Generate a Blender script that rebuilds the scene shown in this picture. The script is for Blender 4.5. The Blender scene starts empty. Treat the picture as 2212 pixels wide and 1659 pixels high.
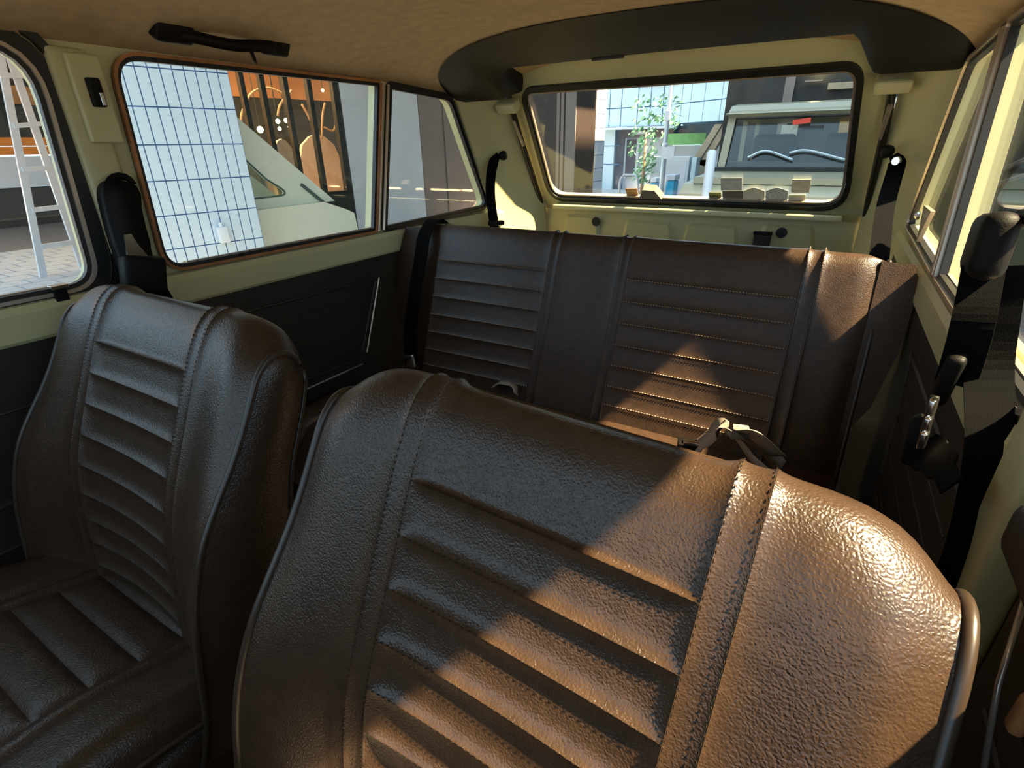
import bpy, bmesh, math, random
from mathutils import Vector, Matrix, noise
from mathutils.geometry import tessellate_polygon
random.seed(7)
SC = bpy.context.scene
COL = SC.collection
V = Vector
# ------------------------------------------------------------------ camera
F = 1112.0; CX, CY = 1106.0, 829.5            # pixels of the 2212 x 1659 frame
CAM = V((0, 0, 1.25))                          # eye height above the ground
def camdir(px, py): return V(((px - CX) / F, -(py - CY) / F, -1.0))
ay = camdir(1830, 302).normalized()            # vanishing point of the car's length
az = (-camdir(1152, 3215)).normalized()        # vanishing point of the verticals
az = (az - ay * ay.dot(az)).normalized()
ax = ay.cross(az)
RW = Matrix((ax, ay, az))                      # camera -> world
cd = bpy.data.cameras.new('camera'); cam = bpy.data.objects.new('camera', cd); COL.objects.link(cam)
cam.matrix_world = Matrix.Translation(CAM) @ RW.to_4x4()
cd.sensor_fit = 'HORIZONTAL'; cd.sensor_width = 36.0; cd.lens = F / 2212.0 * 36.0
cd.clip_start = 0.01; cd.clip_end = 300
SC.camera = cam
# ------------------------------------------------------------------ world, sun, exposure
w = bpy.data.worlds.new('world'); SC.world = w; w.use_nodes = True
bgn = w.node_tree.nodes['Background']
bgn.inputs['Color'].default_value = (0.56, 0.76, 1.0, 1); bgn.inputs['Strength'].default_value = 1.95
sd = bpy.data.lights.new('sun', 'SUN'); sun = bpy.data.objects.new('sun', sd); COL.objects.link(sun)
SUN_TO = V((1.0, 0.085, 1.30)).normalized()
sun.rotation_euler = SUN_TO.to_track_quat('Z', 'Y').to_euler()
sd.energy = 27.0; sd.color = (1.0, 0.75, 0.47); sd.angle = math.radians(1.3)
vs = SC.view_settings
vs.view_transform = 'Standard'; vs.look = 'None'; vs.gamma = 1.0; vs.use_curve_mapping = False
vs.exposure = 0.5

# ------------------------------------------------------------------ pixel helpers
def ray(px, py): return RW @ camdir(px, py)
def on(px, py, axis, val):
    v = ray(px, py); i = 'xyz'.index(axis); return CAM + v * ((val - CAM[i]) / v[i])
def onp(px, py, p0, n):
    v = ray(px, py); return CAM + v * ((V(p0) - CAM).dot(n) / v.dot(n))

# ------------------------------------------------------------------ materials
def mat(name, col, rough=0.5, metal=0.0, var=0.12, vscale=8.0, bump=0.0, bscale=200.0, emit=None, estr=0.0, spec=0.5):
    m = bpy.data.materials.new(name); m.use_nodes = True
    nt = m.node_tree; b = nt.nodes['Principled BSDF']; L = nt.links.new
    tc = nt.nodes.new('ShaderNodeTexCoord')
    if var:
        n = nt.nodes.new('ShaderNodeTexNoise'); n.inputs['Scale'].default_value = vscale; n.inputs['Detail'].default_value = 5
        L(tc.outputs['Object'], n.inputs['Vector'])
        r = nt.nodes.new('ShaderNodeValToRGB'); L(n.outputs['Fac'], r.inputs['Fac'])
        r.color_ramp.elements[0].position = 0.3; r.color_ramp.elements[1].position = 0.7
        r.color_ramp.elements[0].color = [c * (1 - var) for c in col] + [1]
        r.color_ramp.elements[1].color = [min(1, c * (1 + var)) for c in col] + [1]
        L(r.outputs['Color'], b.inputs['Base Color'])
    else:
        b.inputs['Base Color'].default_value = list(col) + [1]
    b.inputs['Roughness'].default_value = rough; b.inputs['Metallic'].default_value = metal
    b.inputs['Specular IOR Level'].default_value = spec
    if bump:
        n2 = nt.nodes.new('ShaderNodeTexNoise'); n2.inputs['Scale'].default_value = bscale; n2.inputs['Detail'].default_value = 3
        L(tc.outputs['Object'], n2.inputs['Vector'])
        bp = nt.nodes.new('ShaderNodeBump'); bp.inputs['Strength'].default_value = bump; bp.inputs['Distance'].default_value = 0.001
        L(n2.outputs['Fac'], bp.inputs['Height']); L(bp.outputs['Normal'], b.inputs['Normal'])
    if emit:
        b.inputs['Emission Color'].default_value = list(emit) + [1]; b.inputs['Emission Strength'].default_value = estr
    return m
def leather(name, col, rough):
    m = bpy.data.materials.new(name); m.use_nodes = True
    nt = m.node_tree; b = nt.nodes['Principled BSDF']; L = nt.links.new; N = nt.nodes.new
    tc = N('ShaderNodeTexCoord')
    nz = N('ShaderNodeTexNoise'); nz.inputs['Scale'].default_value = 60; nz.inputs['Detail'].default_value = 4
    L(tc.outputs['Object'], nz.inputs['Vector'])
    r = N('ShaderNodeValToRGB'); L(nz.outputs['Fac'], r.inputs['Fac'])
    r.color_ramp.elements[0].position = 0.3; r.color_ramp.elements[1].position = 0.75
    r.color_ramp.elements[0].color = [c * 0.8 for c in col] + [1]; r.color_ramp.elements[1].color = [c * 1.2 for c in col] + [1]
    L(r.outputs['Color'], b.inputs['Base Color'])
    # distorted voronoi pebble grain
    mp = N('ShaderNodeMixRGB'); mp.blend_type = 'ADD'; mp.inputs['Fac'].default_value = 0.004
    n3 = N('ShaderNodeTexNoise'); n3.inputs['Scale'].default_value = 180; L(tc.outputs['Object'], n3.inputs['Vector'])
    L(tc.outputs['Object'], mp.inputs['Color1']); L(n3.outputs['Color'], mp.inputs['Color2'])
    vo = N('ShaderNodeTexVoronoi'); vo.feature = 'SMOOTH_F1'; vo.inputs['Scale'].default_value = 560; L(mp.outputs['Color'], vo.inputs['Vector'])
    n4 = N('ShaderNodeTexNoise'); n4.inputs['Scale'].default_value = 35; n4.inputs['Detail'].default_value = 3; L(tc.outputs['Object'], n4.inputs['Vector'])
    b1 = N('ShaderNodeBump'); b1.inputs['Strength'].default_value = 0.55; b1.inputs['Distance'].default_value = 0.0009; b1.invert = True
    L(vo.outputs['Distance'], b1.inputs['Height'])
    b2 = N('ShaderNodeBump'); b2.inputs['Strength'].default_value = 0.12; b2.inputs['Distance'].default_value = 0.003
    L(n4.outputs['Fac'], b2.inputs['Height']); L(b1.outputs['Normal'], b2.inputs['Normal'])
    L(b2.outputs['Normal'], b.inputs['Normal'])
    b.inputs['Roughness'].default_value = rough; b.inputs['Specular IOR Level'].default_value = 0.48
    return m
def glass_mat(name, tint=(0.93, 0.97, 0.95), refl=0.0):
    m = bpy.data.materials.new(name); m.use_nodes = True
    nt = m.node_tree; nt.nodes.clear(); N = nt.nodes.new; L = nt.links.new
    o = N('ShaderNodeOutputMaterial'); mx = N('ShaderNodeMixShader'); t = N('ShaderNodeBsdfTransparent'); g = N('ShaderNodeBsdfGlossy')
    lw = N('ShaderNodeLayerWeight'); lw.inputs['Blend'].default_value = 0.5
    pw = N('ShaderNodeMath'); pw.operation = 'POWER'; pw.inputs[1].default_value = 5.0; L(lw.outputs['Facing'], pw.inputs[0])
    fr = N('ShaderNodeMath'); fr.operation = 'MULTIPLY_ADD'; fr.inputs[1].default_value = 0.96; fr.inputs[2].default_value = 0.03; L(pw.outputs[0], fr.inputs[0])
    t.inputs['Color'].default_value = list(tint) + [1]; g.inputs['Roughness'].default_value = 0.02
    tc = N('ShaderNodeTexCoord'); nz = N('ShaderNodeTexNoise'); nz.inputs['Scale'].default_value = 3; L(tc.outputs['Object'], nz.inputs['Vector'])
    ma = N('ShaderNodeMath'); ma.operation = 'MULTIPLY_ADD'; ma.inputs[1].default_value = 0.015; L(nz.outputs['Fac'], ma.inputs[0]); L(fr.outputs[0], ma.inputs[2])
    L(ma.outputs[0], mx.inputs['Fac']); L(t.outputs[0], mx.inputs[1]); L(g.outputs[0], mx.inputs[2]); L(mx.outputs[0], o.inputs['Surface'])
    return m
MT = dict(
    leather=leather('brown_black_vinyl', (0.042, 0.023, 0.013), 0.34),
    rear_leather=leather('rear_seat_vinyl', (0.048, 0.026, 0.015), 0.36),
    thread=mat('thread', (0.34, 0.24, 0.16), 0.6),
    dark_thread=mat('dark_thread', (0.02, 0.013, 0.009), 0.9, spec=0.1),
    piping=mat('piping_vinyl', (0.035, 0.022, 0.014), 0.35),
    paint=mat('sage_green_paint', (0.54, 0.50, 0.27), 0.35, var=0.05, vscale=3, bump=0.05, bscale=60),
    headliner=mat('beige_headliner', (0.47, 0.33, 0.18), 0.85, var=0.10, vscale=40, bump=0.5, bscale=900),
    black=mat('black_moulded_plastic', (0.006, 0.005, 0.0045), 0.55, bump=0.25, bscale=700, spec=0.18),
    rubber=mat('black_rubber', (0.012, 0.011, 0.010), 0.45),
    card=mat('black_door_card_vinyl', (0.022, 0.016, 0.012), 0.5, bump=0.3, bscale=500),
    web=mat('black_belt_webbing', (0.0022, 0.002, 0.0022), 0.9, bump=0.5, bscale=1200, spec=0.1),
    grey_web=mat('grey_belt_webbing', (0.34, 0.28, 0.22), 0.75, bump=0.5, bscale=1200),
    chrome=mat('chrome', (0.75, 0.72, 0.68), 0.18, metal=1.0, var=0.05),
    brass=mat('brown_seal', (0.36, 0.15, 0.055), 0.4, var=0.25, vscale=30),
    channel=mat('pale_channel_metal', (0.55, 0.45, 0.36), 0.3, metal=0.6),
    floor=mat('dark_carpet', (0.016, 0.012, 0.010), 0.95, bump=0.6, bscale=400),
    glass=glass_mat('window_glass'),
    tile=mat('glazed_pale_blue_tile', (0.60, 0.70, 0.78), 0.25, var=0.03, vscale=5),
    grout=mat('blue_grey_grout', (0.06, 0.15, 0.34), 0.9),
    white=mat('white_plaster', (0.70, 0.74, 0.79), 0.8, var=0.05, vscale=2),
    brown_clad=mat('taupe_metal_cladding', (0.27, 0.22, 0.20), 0.45, var=0.06, vscale=2),
    dark_brown=mat('dark_brown_column', (0.055, 0.038, 0.032), 0.4, var=0.1, vscale=2),
    orange=mat('orange_sign_panel', (0.85, 0.26, 0.03), 0.5, var=0.05),
    asphalt=mat('asphalt', (0.16, 0.16, 0.16), 0.9, var=0.2, vscale=20),
    paver=mat('grey_paver', (0.42, 0.46, 0.50), 0.8, var=0.12, vscale=10),
    steel=mat('brushed_aluminium', (0.62, 0.70, 0.76), 0.35, metal=0.35, var=0.06),
    mullion=mat('dark_green_mullion', (0.018, 0.025, 0.024), 0.4),
    shopwall=mat('warm_timber_wall', (0.50, 0.24, 0.09), 0.6, var=0.2, vscale=6),
    shopceil=mat('orange_timber_ceiling', (0.66, 0.32, 0.14), 0.6, var=0.12, vscale=3),
    beige=mat('beige_upholstery', (0.66, 0.48, 0.37), 0.8, var=0.08, vscale=20),
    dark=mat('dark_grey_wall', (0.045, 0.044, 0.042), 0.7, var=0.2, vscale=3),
    sagecar=mat('reflected_car_paint', (0.66, 0.66, 0.52), 0.25, var=0.02),
    beigecar=mat('khaki_car_paint', (0.34, 0.32, 0.22), 0.3, var=0.03),
    greytrim=mat('dark_teal_trim', (0.045, 0.085, 0.075), 0.4),
    facade=mat('pale_blue_facade_panel', (0.62, 0.78, 0.86), 0.35, var=0.04, vscale=2),
    joint=mat('blue_joint', (0.10, 0.22, 0.36), 0.8),
    leaf=mat('leaf_green', (0.16, 0.36, 0.20), 0.6, var=0.3, vscale=6),
    bark=mat('pale_branch', (0.50, 0.30, 0.17), 0.8),
    bluebin=mat('cyan_bin', (0.02, 0.42, 0.66), 0.4),
    red=mat('red_plastic', (0.75, 0.05, 0.02), 0.4),
    greenband=mat('green_awning', (0.22, 0.46, 0.16), 0.6),
    windowdark=mat('dark_window_glass', (0.10, 0.13, 0.17), 0.1),
    paper=mat('cream_sticker', (0.85, 0.72, 0.48), 0.7, var=0.15, vscale=60),
    greypaper=mat('grey_sticker', (0.66, 0.62, 0.52), 0.7, var=0.15, vscale=60),
    brownpaper=mat('brown_sticker', (0.20, 0.16, 0.12), 0.7, var=0.2, vscale=60),
    yellowpaper=mat('yellow_green_sticker', (0.42, 0.38, 0.10), 0.7, var=0.2, vscale=60),
    orangepaper=mat('orange_sticker', (0.62, 0.34, 0.12), 0.7, var=0.2, vscale=60),
    ink=mat('dark_ink', (0.03, 0.025, 0.02), 0.6),
    pale_ink=mat('pale_ink', (0.85, 0.78, 0.6), 0.6),
    bulb=mat('lit_bulb', (1, 0.9, 0.6), 0.4, var=0, emit=(1.0, 0.80, 0.40), estr=14),
    reflstrip=mat('dashed_reflection', (0.45, 0.36, 0.27), 0.5, metal=0.2),
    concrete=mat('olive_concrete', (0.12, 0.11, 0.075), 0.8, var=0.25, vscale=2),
    sand=mat('beige_render', (0.50, 0.40, 0.28), 0.9, var=0.1),  # plain beige of the stair and pale panels
)

# ------------------------------------------------------------------ mesh helpers
def obj(name, verts, faces, m, parent=None, smooth=False, origin=None):
    me = bpy.data.meshes.new(name)
    o0 = V(origin) if origin is not None else V((0, 0, 0))
    me.from_pydata([tuple(V(v) - o0) for v in verts], [], faces)
    bm = bmesh.new(); bm.from_mesh(me)
    bmesh.ops.recalc_face_normals(bm, faces=bm.faces); bm.to_mesh(me); bm.free()
    me.materials.append(MT[m] if isinstance(m, str) else m)
    if smooth:
        me.polygons.foreach_set('use_smooth', [True] * len(me.polygons))
    o = bpy.data.objects.new(name, me); COL.objects.link(o); o.location = o0
    if parent: o.parent = parent; o.location = o0
    return o
def tag(o, label, cat, group=None):
    o['label'] = label; o['category'] = cat
    if group: o['group'] = group
    return o
def empty(name, loc=(0, 0, 0)):
    o = bpy.data.objects.new(name, None); COL.objects.link(o); o.location = loc; o.empty_display_size = 0.05
    return o
def struct(o): o['kind'] = 'structure'; return o
class G:                                        # geometry collector
    def __init__(s): s.v = []; s.f = []
    def add(s, vs, fs):
        n = len(s.v); s.v += [V(v) for v in vs]; s.f += [tuple(i + n for i in f) for f in fs]; return s
    def box(s, a, b):
        x0, y0, z0 = a; x1, y1, z1 = b
        return s.add([(x0,y0,z0),(x1,y0,z0),(x1,y1,z0),(x0,y1,z0),(x0,y0,z1),(x1,y0,z1),(x1,y1,z1),(x0,y1,z1)],
                     [(0,1,2,3),(4,5,6,7),(0,1,5,4),(1,2,6,5),(2,3,7,6),(3,0,4,7)])
    def obox(s, c, ex, ey, ez, hx, hy, hz, bev=0.0):   # oriented box, optional chamfer
        c = V(c); ex = V(ex).normalized(); ey = V(ey).normalized(); ez = V(ez).normalized()
        if not bev:
            vs = [c + ex*hx*i + ey*hy*j + ez*hz*k for k in (-1,1) for (i,j) in ((-1,-1),(1,-1),(1,1),(-1,1))]
            return s.add(vs, [(0,1,2,3),(4,5,6,7),(0,1,5,4),(1,2,6,5),(2,3,7,6),(3,0,4,7)])
        bm = bmesh.new(); bmesh.ops.create_cube(bm, size=2)
        for v in bm.verts: v.co = V((v.co.x*hx, v.co.y*hy, v.co.z*hz))
        bmesh.ops.bevel(bm, geom=list(bm.edges), offset=bev, segments=3, profile=0.5, affect='EDGES')
        bm.verts.index_update()
        s.add([c + ex*v.co.x + ey*v.co.y + ez*v.co.z for v in bm.verts], [tuple(v.index for v in f.verts) for f in bm.faces]); bm.free()
        return s
    def tube(s, pts, r, n=8, closed=False, cap=True):
        pts = [V(p) for p in pts]; N = len(pts); base = len(s.v)
        rr = r if isinstance(r, (list, tuple)) else [r] * N
        t0 = None
        for i, p in enumerate(pts):
            if closed: t = pts[(i+1) % N] - pts[i-1]
            else: t = pts[min(i+1, N-1)] - pts[max(i-1, 0)]
            t.normalize()
            if t0 is None:
                u = t.orthogonal().normalized()
            else:
                u = (u - t * u.dot(t)).normalized()
            t0 = t; w_ = t.cross(u)
            for k in range(n):
                a = 2*math.pi*k/n; s.v.append(p + (u*math.cos(a) + w_*math.sin(a)) * rr[i])
        for i in range(N if closed else N-1):
            j = (i+1) % N
            for k in range(n):
                s.f.append((base+i*n+k, base+i*n+(k+1)%n, base+j*n+(k+1)%n, base+j*n+k))
        if cap and not closed:
            s.f.append(tuple(base+k for k in range(n))); s.f.append(tuple(base+(N-1)*n+k for k in range(n)))
        return s
    def prism(s, poly, vec, holes=()):           # polygon (3-D points) extruded along vec, with holes
        loops = [[V(p) for p in poly]] + [[V(p) for p in h] for h in holes]
        tris = tessellate_polygon(loops); flat = [p for l in loops for p in l]; n = len(flat); vec = V(vec)
        fs = [tuple(t) for t in tris] + [tuple(i+n for i in t) for t in tris]
        k = 0
        for l in loops:
            m_ = len(l)
            for i in range(m_):
                j = (i+1) % m_; fs.append((k+i, k+j, k+j+n, k+i+n))
            k += m_
        return s.add(flat + [p + vec for p in flat], fs)
    def ring(s, inner, outer, vec):
        n = len(inner); vec = V(vec)
        vs = [V(p) for p in inner] + [V(p) for p in outer]; vs = vs + [p + vec for p in vs]
        fs = []
        for i in range(n):
            j = (i+1) % n
            fs += [(i,j,n+j,n+i), (2*n+i,2*n+j,3*n+j,3*n+i), (i,j,2*n+j,2*n+i), (n+i,n+j,3*n+j,3*n+i)]
        return s.add(vs, fs)
    def ribbon(s, pts, widths, wdir, thick=0.0015):  # strap: path, half-width, width direction(s)
        pts = [V(p) for p in pts]; n = len(pts); b = len(s.v)
        for i, p in enumerate(pts):
            t = (pts[min(i+1,n-1)] - pts[max(i-1,0)]).normalized()
            wd = V(wdir[i] if isinstance(wdir, list) else wdir); wd = (wd - t*wd.dot(t)).normalized()
            nn = t.cross(wd); hw = widths[i] if isinstance(widths, list) else widths
            s.v += [p - wd*hw - nn*thick/2, p + wd*hw - nn*thick/2, p + wd*hw + nn*thick/2, p - wd*hw + nn*thick/2]
        for i in range(n-1):
            for k in range(4):
                s.f.append((b+i*4+k, b+i*4+(k+1)%4, b+(i+1)*4+(k+1)%4, b+(i+1)*4+k))
        s.f += [tuple(b+k for k in range(4)), tuple(b+(n-1)*4+k for k in range(4))]
        return s
    def lathe(s, c, axis, prof, n=16):
        c = V(c); a = V(axis).normalized(); u = a.orthogonal().normalized(); w_ = a.cross(u); b = len(s.v)
        for (r, h) in prof:
            for k in range(n):
                t = 2*math.pi*k/n; s.v.append(c + a*h + (u*math.cos(t)+w_*math.sin(t))*r)
        for i in range(len(prof)-1):
            for k in range(n): s.f.append((b+i*n+k, b+i*n+(k+1)%n, b+(i+1)*n+(k+1)%n, b+(i+1)*n+k))
        s.f += [tuple(b+k for k in range(n)), tuple(b+(len(prof)-1)*n+k for k in range(n))]
        return s
    def build(s, name, m, parent=None, smooth=False, origin=None):
        return obj(name, s.v, s.f, m, parent, smooth, origin)
def catmull(pts, n):
    P = [V(p) for p in pts]; out = []
    P = [P[0]*2 - P[1]] + P + [P[-1]*2 - P[-2]]
    for i in range(1, len(P)-2):
        for k in range(n):
            t = k/n; a, b, c, d = P[i-1], P[i], P[i+1], P[i+2]
            out.append(0.5*((2*b) + (c-a)*t + (2*a-5*b+4*c-d)*t*t + (-a+3*b-3*c+d)*t*t*t))
    out.append(P[-2]); return out
def rounded(poly, rads, n=6):                    # 2-D polygon with rounded corners
    out = []; N = len(poly)
    for i in range(N):
        p = V(poly[i]); a = V(poly[i-1]); b = V(poly[(i+1) % N]); r = rads[i] if isinstance(rads, (list, tuple)) else rads
        da = (a-p).normalized(); db = (b-p).normalized()
        ang = math.acos(max(-1, min(1, da.dot(db)))); t = min(r/math.tan(ang/2), (a-p).length*0.48, (b-p).length*0.48)
        p0 = p + da*t; p1 = p + db*t
        for k in range(n+1):
            s_ = k/n; out.append(p0*(1-s_)**2 + p*2*s_*(1-s_) + p1*s_**2)
    return out
def offset2(poly, d):                            # inward (+) offset of a 2-D loop
    N = len(poly); A = sum(poly[i-1][0]*poly[i][1] - poly[i][0]*poly[i-1][1] for i in range(N)); sg = 1 if A > 0 else -1
    out = []
    for i in range(N):
        e1 = (poly[i]-poly[i-1]); e2 = (poly[(i+1) % N]-poly[i])
        if e1.length < 1e-7: e1 = e2
        if e2.length < 1e-7: e2 = e1
        n1 = V((-e1.y, e1.x)).normalized(); n2 = V((-e2.y, e2.x)).normalized(); n_ = (n1+n2).normalized()
        k = max(0.5, n_.dot(n1)); out.append(poly[i] + n_*sg*d/k)
    return out
def smooth01(t): t = max(0, min(1, t)); return t*t*(3-2*t)

# =================================================================== CAR SHELL
XL, XR = -1.157, 0.193; XC = (XL+XR)/2; HW = (XR-XL)/2
ZB, ZT = 1.028, 1.410
def ceil_z(x): q = abs((x-XC)/HW); return 1.512 - 0.092*q**3.2
tail_y = lambda z: 2.05 - 0.81*(z-1.05)         # slanted tailgate plane
DOOR = rounded([V((-0.62, ZB)), V((0.425, ZB)), V((0.448, ZT)), V((-0.30, ZT))], [0.03, 0.05, 0.075, 0.03])
SIDE = rounded([V((0.548, ZB)), V((1.150, ZB)), V((1.235, ZT+0.004)), V((0.560, ZT))], [0.045, 0.008, 0.008, 0.055])
QUAR = rounded([V((1.192, ZB)), V((1.765, ZB+0.010)), V((1.565, ZT-0.015)), V((1.278, ZT))], [0.008, 0.03, 0.06, 0.008])
OUTL = [V((-0.80, 0.28)), V((2.08, 0.28)), V((2.12, 0.98)), V((tail_y(1.44)+0.02, 1.44)), V((-0.36, 1.44)), V((-0.80, 1.0))]
def side_wall(name, x, sgn):                     # sgn: direction from cabin to outside
    P3 = lambda l, dx=0: [V((x+dx, p.x, p.y)) for p in l]
    g = G().prism(P3(OUTL), (sgn*0.035, 0, 0), [P3(DOOR), P3(SIDE), P3(QUAR)])
    wl = struct(g.build(name, 'paint'))
    # belt rail under the windows (painted pressing with a rolled top lip)
    i = -sgn
    for (y0, y1) in ((-0.75, 0.435), (0.535, 1.86)):
        pr = [(0.0, 0.956), (0.016, 0.956), (0.020, 0.962), (0.020, 1.006), (0.014, 1.018), (0.0, 1.022)]
        gg = G(); n = len(pr)
        gg.add([V((x+i*a, y, z)) for y in (y0, y1) for (a, z) in pr], [(k, (k+1) % n, n+(k+1) % n, n+k) for k in range(n)] + [tuple(range(n)), tuple(range(n, 2*n))])
        gg.build('belt_rail', 'paint', wl)
    return wl
def window(idx, poly, x, sgn, gw, gm='rubber', inner='channel', inner2=None):
    w_ = struct(empty('window_%d' % idx, (x, sum(p.x for p in poly)/len(poly), ZB)))
    o = w_.location
    P3 = lambda l, dx=0: [V((x+dx, p.x, p.y)) - o for p in l]
    i = -sgn
    G().ring(P3(offset2(poly, 0.008), i*0.008), P3(offset2(poly, -gw), i*0.008), (sgn*0.012, 0, 0)).build('gasket', gm, w_)
    G().ring(P3(offset2(poly, 0.0005), i*0.006), P3(offset2(poly, -0.0055), i*0.006), (i*0.008, 0, 0)).build('inner_bead', inner, w_)
    if inner2:
        y0 = min(p.x for p in poly)+0.05; y1 = max(p.x for p in poly)-0.09; zl = min(p.y for p in poly)
        for k, m_ in enumerate(('channel', inner2, 'channel')):
            G().box(V((x+sgn*(0.002+0.009*k), y0, zl-0.012))-o, V((x+sgn*(0.009+0.009*k), y1, zl+0.010-0.002*k))-o).build('sill_strip', m_, w_)
    G().prism(P3(offset2(poly, 0.004), sgn*0.012), (sgn*0.004, 0, 0)).build('pane', 'glass', w_)
    return w_
WL = side_wall('wall_left', XL, -1); WR = side_wall('wall_right', XR, 1)
window(1, DOOR, XL, -1, 0.030, 'rubber', 'channel', 'brass'); window(2, SIDE, XL, -1, 0.004, 'rubber', 'brass', 'brass'); window(3, QUAR, XL, -1, 0.012, 'rubber', 'rubber')
window(5, DOOR, XR, 1, 0.030, 'rubber', 'channel', 'brass'); window(6, SIDE, XR, 1, 0.004, 'rubber', 'channel', 'brass'); window(7, QUAR, XR, 1, 0.012, 'rubber', 'channel')
G().obox((XR-0.024, -0.16, 1.008), (1,0,0), (0,1,0), (0,0,1), 0.022, 0.58, 0.022, 0.012).build('sun_shade_ledge', 'card', WR, True)  # unseen ledge added to keep sun off the lower near seat
# outer door gasket band on the B post (dark weather seal following the door opening)
for (x, sgn, wl) in ((XL, -1, WL), (XR, 1, WR)):
    i = -sgn
    a = offset2(DOOR, -0.034); b = offset2(DOOR, -0.048)
    G().ring([V((x+i*0.001, p.x, p.y)) for p in a], [V((x+i*0.001, p.x, p.y)) for p in b], (i*0.012, 0, 0)).build('door_seal', 'rubber', wl)
    dep = 0.030 if sgn > 0 else 0.018
    G().obox((x+i*dep/2, 0.492, 0.885), (1,0,0), (0,1,0), (0,0,1), dep/2, 0.030, 0.525, 0.008).build('door_post', 'paint', wl, True)
    # post between side and quarter windows with two bright channels
    for (yb, yt, m_) in ((1.160, 1.246, 'channel'), (1.182, 1.267, 'channel')):
        G().tube([(x+i*0.010, yb, ZB-0.002), (x+i*0.010, yt, ZT+0.002)], 0.0045, 6).build('post_channel', m_, wl)
# ceiling / headliner
g = G(); nx, ny = 40, 30; Y0, Y1 = -0.36, 1.80
for j in range(ny+1):
    y = Y0 + (Y1-Y0)*j/ny
    for k in range(nx+1):
        x = XL + (XR-XL)*k/nx
        g.v.append(V((x, y, ceil_z(x) + 0.004*math.sin(y*9)*max(0, 1-abs((x-XC)/HW))+ (-0.02*smooth01((y-1.3)/0.5)))))
for j in range(ny):
    for k in range(nx): a = j*(nx+1)+k; g.f.append((a, a+1, a+nx+2, a+nx+1))
ceil = struct(g.build('ceiling', 'headliner', smooth=True))
G().box((XL-0.04, -0.40, 1.53), (XR+0.04, 1.80, 1.55)).build('roof_panel', 'paint', ceil)
for x in (XL-0.04, XR):
    G().box((x, -0.40, 1.42), (x+0.04, 1.80, 1.55)).build('roof_rail', 'paint', ceil)
floor = struct(G().box((XL-0.03, -0.80, 0.24), (XR+0.03, 2.10, 0.30)).build('floor', 'floor'))
G().box((XC-0.12, -0.80, 0.30), (XC+0.12, 0.90, 0.46)).build('transmission_tunnel', 'floor', floor)
struct(G().box((XL-0.03, -0.84, 0.24), (XR+0.03, -0.80, 1.0)).build('wall_front', 'card'))
# windscreen behind the viewer
ws = struct(empty('window_8', (XC, -0.58, 1.0)))
q = [V((XL-XC, -0.22, 0.0)), V((XR-XC, -0.22, 0.0)), V((XR-XC, 0.22, 0.43)), V((XL-XC, 0.22, 0.43))]
qi = [V((q[0].x+0.05, -0.18, 0.04)), V((q[1].x-0.05, -0.18, 0.04)), V((q[2].x-0.06, 0.17, 0.38)), V((q[3].x+0.06, 0.17, 0.38))]
G().ring(qi, q, (0, 0, 0.03)).build('gasket', 'rubber', ws); G().prism(qi, (0, 0.004, 0.004)).build('pane', 'glass', ws)

# ------------------------------------------------------------------ tailgate (slanted glass part + upright lower panel)
TN = V((0, 1, 0.81)).normalized(); TP = V((0, 2.05, 1.05))
def tg(x, z, off=0.0): return V((x, tail_y(z), z)) - TN*off
GL = rounded([V((-1.018, 1.052)), V((0.040, 1.052)), V((-0.004, 1.424)), V((-0.985, 1.424))], [0.06, 0.07, 0.05, 0.05], 8)
TO = [V((-1.07, 1.0)), V((0.105, 1.0)), V((0.075, 1.50)), V((-1.04, 1.50))]
tail = struct(G().prism([tg(p.x, p.y) for p in TO], TN*0.03, [[tg(p.x, p.y) for p in GL]]).build('wall_rear', 'paint'))
lowp = G().box((-1.09, 2.088, 0.28), (0.125, 2.115, 1.012)).build('lower_panel', 'paint', tail)
lp = []
for (x0, x1, z0, z1) in ((-0.985, -0.80, 0.86, 0.985), (-0.72, -0.50, 0.86, 0.975), (-0.48, -0.26, 0.86, 0.975), (-0.215, -0.015, 0.86, 0.985)):
    pl = rounded([V((x0, z0)), V((x1, z0)), V((x1-0.02, z1)), V((x0+0.02, z1))], 0.025)
    pin = offset2(pl, 0.012)
    gg = G().ring([V((p.x, 2.076, p.y)) for p in pin], [V((p.x, 2.088, p.y)) for p in pl], (0, 0.003, 0))
    gg.prism([V((p.x, 2.076, p.y)) for p in pin], (0, 0.003, 0)); gg.build('embossed_pressing', 'paint', lowp)
G().obox((XC, 2.045, 1.018), (1,0,0), (0,1,0), (0,0,1), 0.52, 0.020, 0.010, 0.006).build('glass_ledge', 'paint', tail)
for px, py in ((1287, 479), (1688, 503)):
    c = on(px, py, 'y', 2.072); G().lathe(c, (0, 1, 0), [(0.018, 0), (0.018, 0.003), (0.010, 0.004)], 16).build('access_hole', 'rubber', lowp)
w4 = struct(empty('window_4', (XC, 2.05, 1.05))); o4 = w4.location
T3 = lambda l, off: [tg(p.x, p.y, off) - o4 for p in l]
G().ring(T3(offset2(GL, 0.008), 0.012), T3(offset2(GL, -0.007), 0.012), TN*0.02).build('gasket', 'rubber', w4)
G().ring(T3(offset2(GL, 0.016), 0.004), T3(offset2(GL, 0.009), 0.004), TN*0.010).build('inner_bead', 'channel', w4)
G().prism(T3(offset2(GL, 0.003), -0.012), TN*0.004).build('pane', 'glass', w4)
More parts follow.
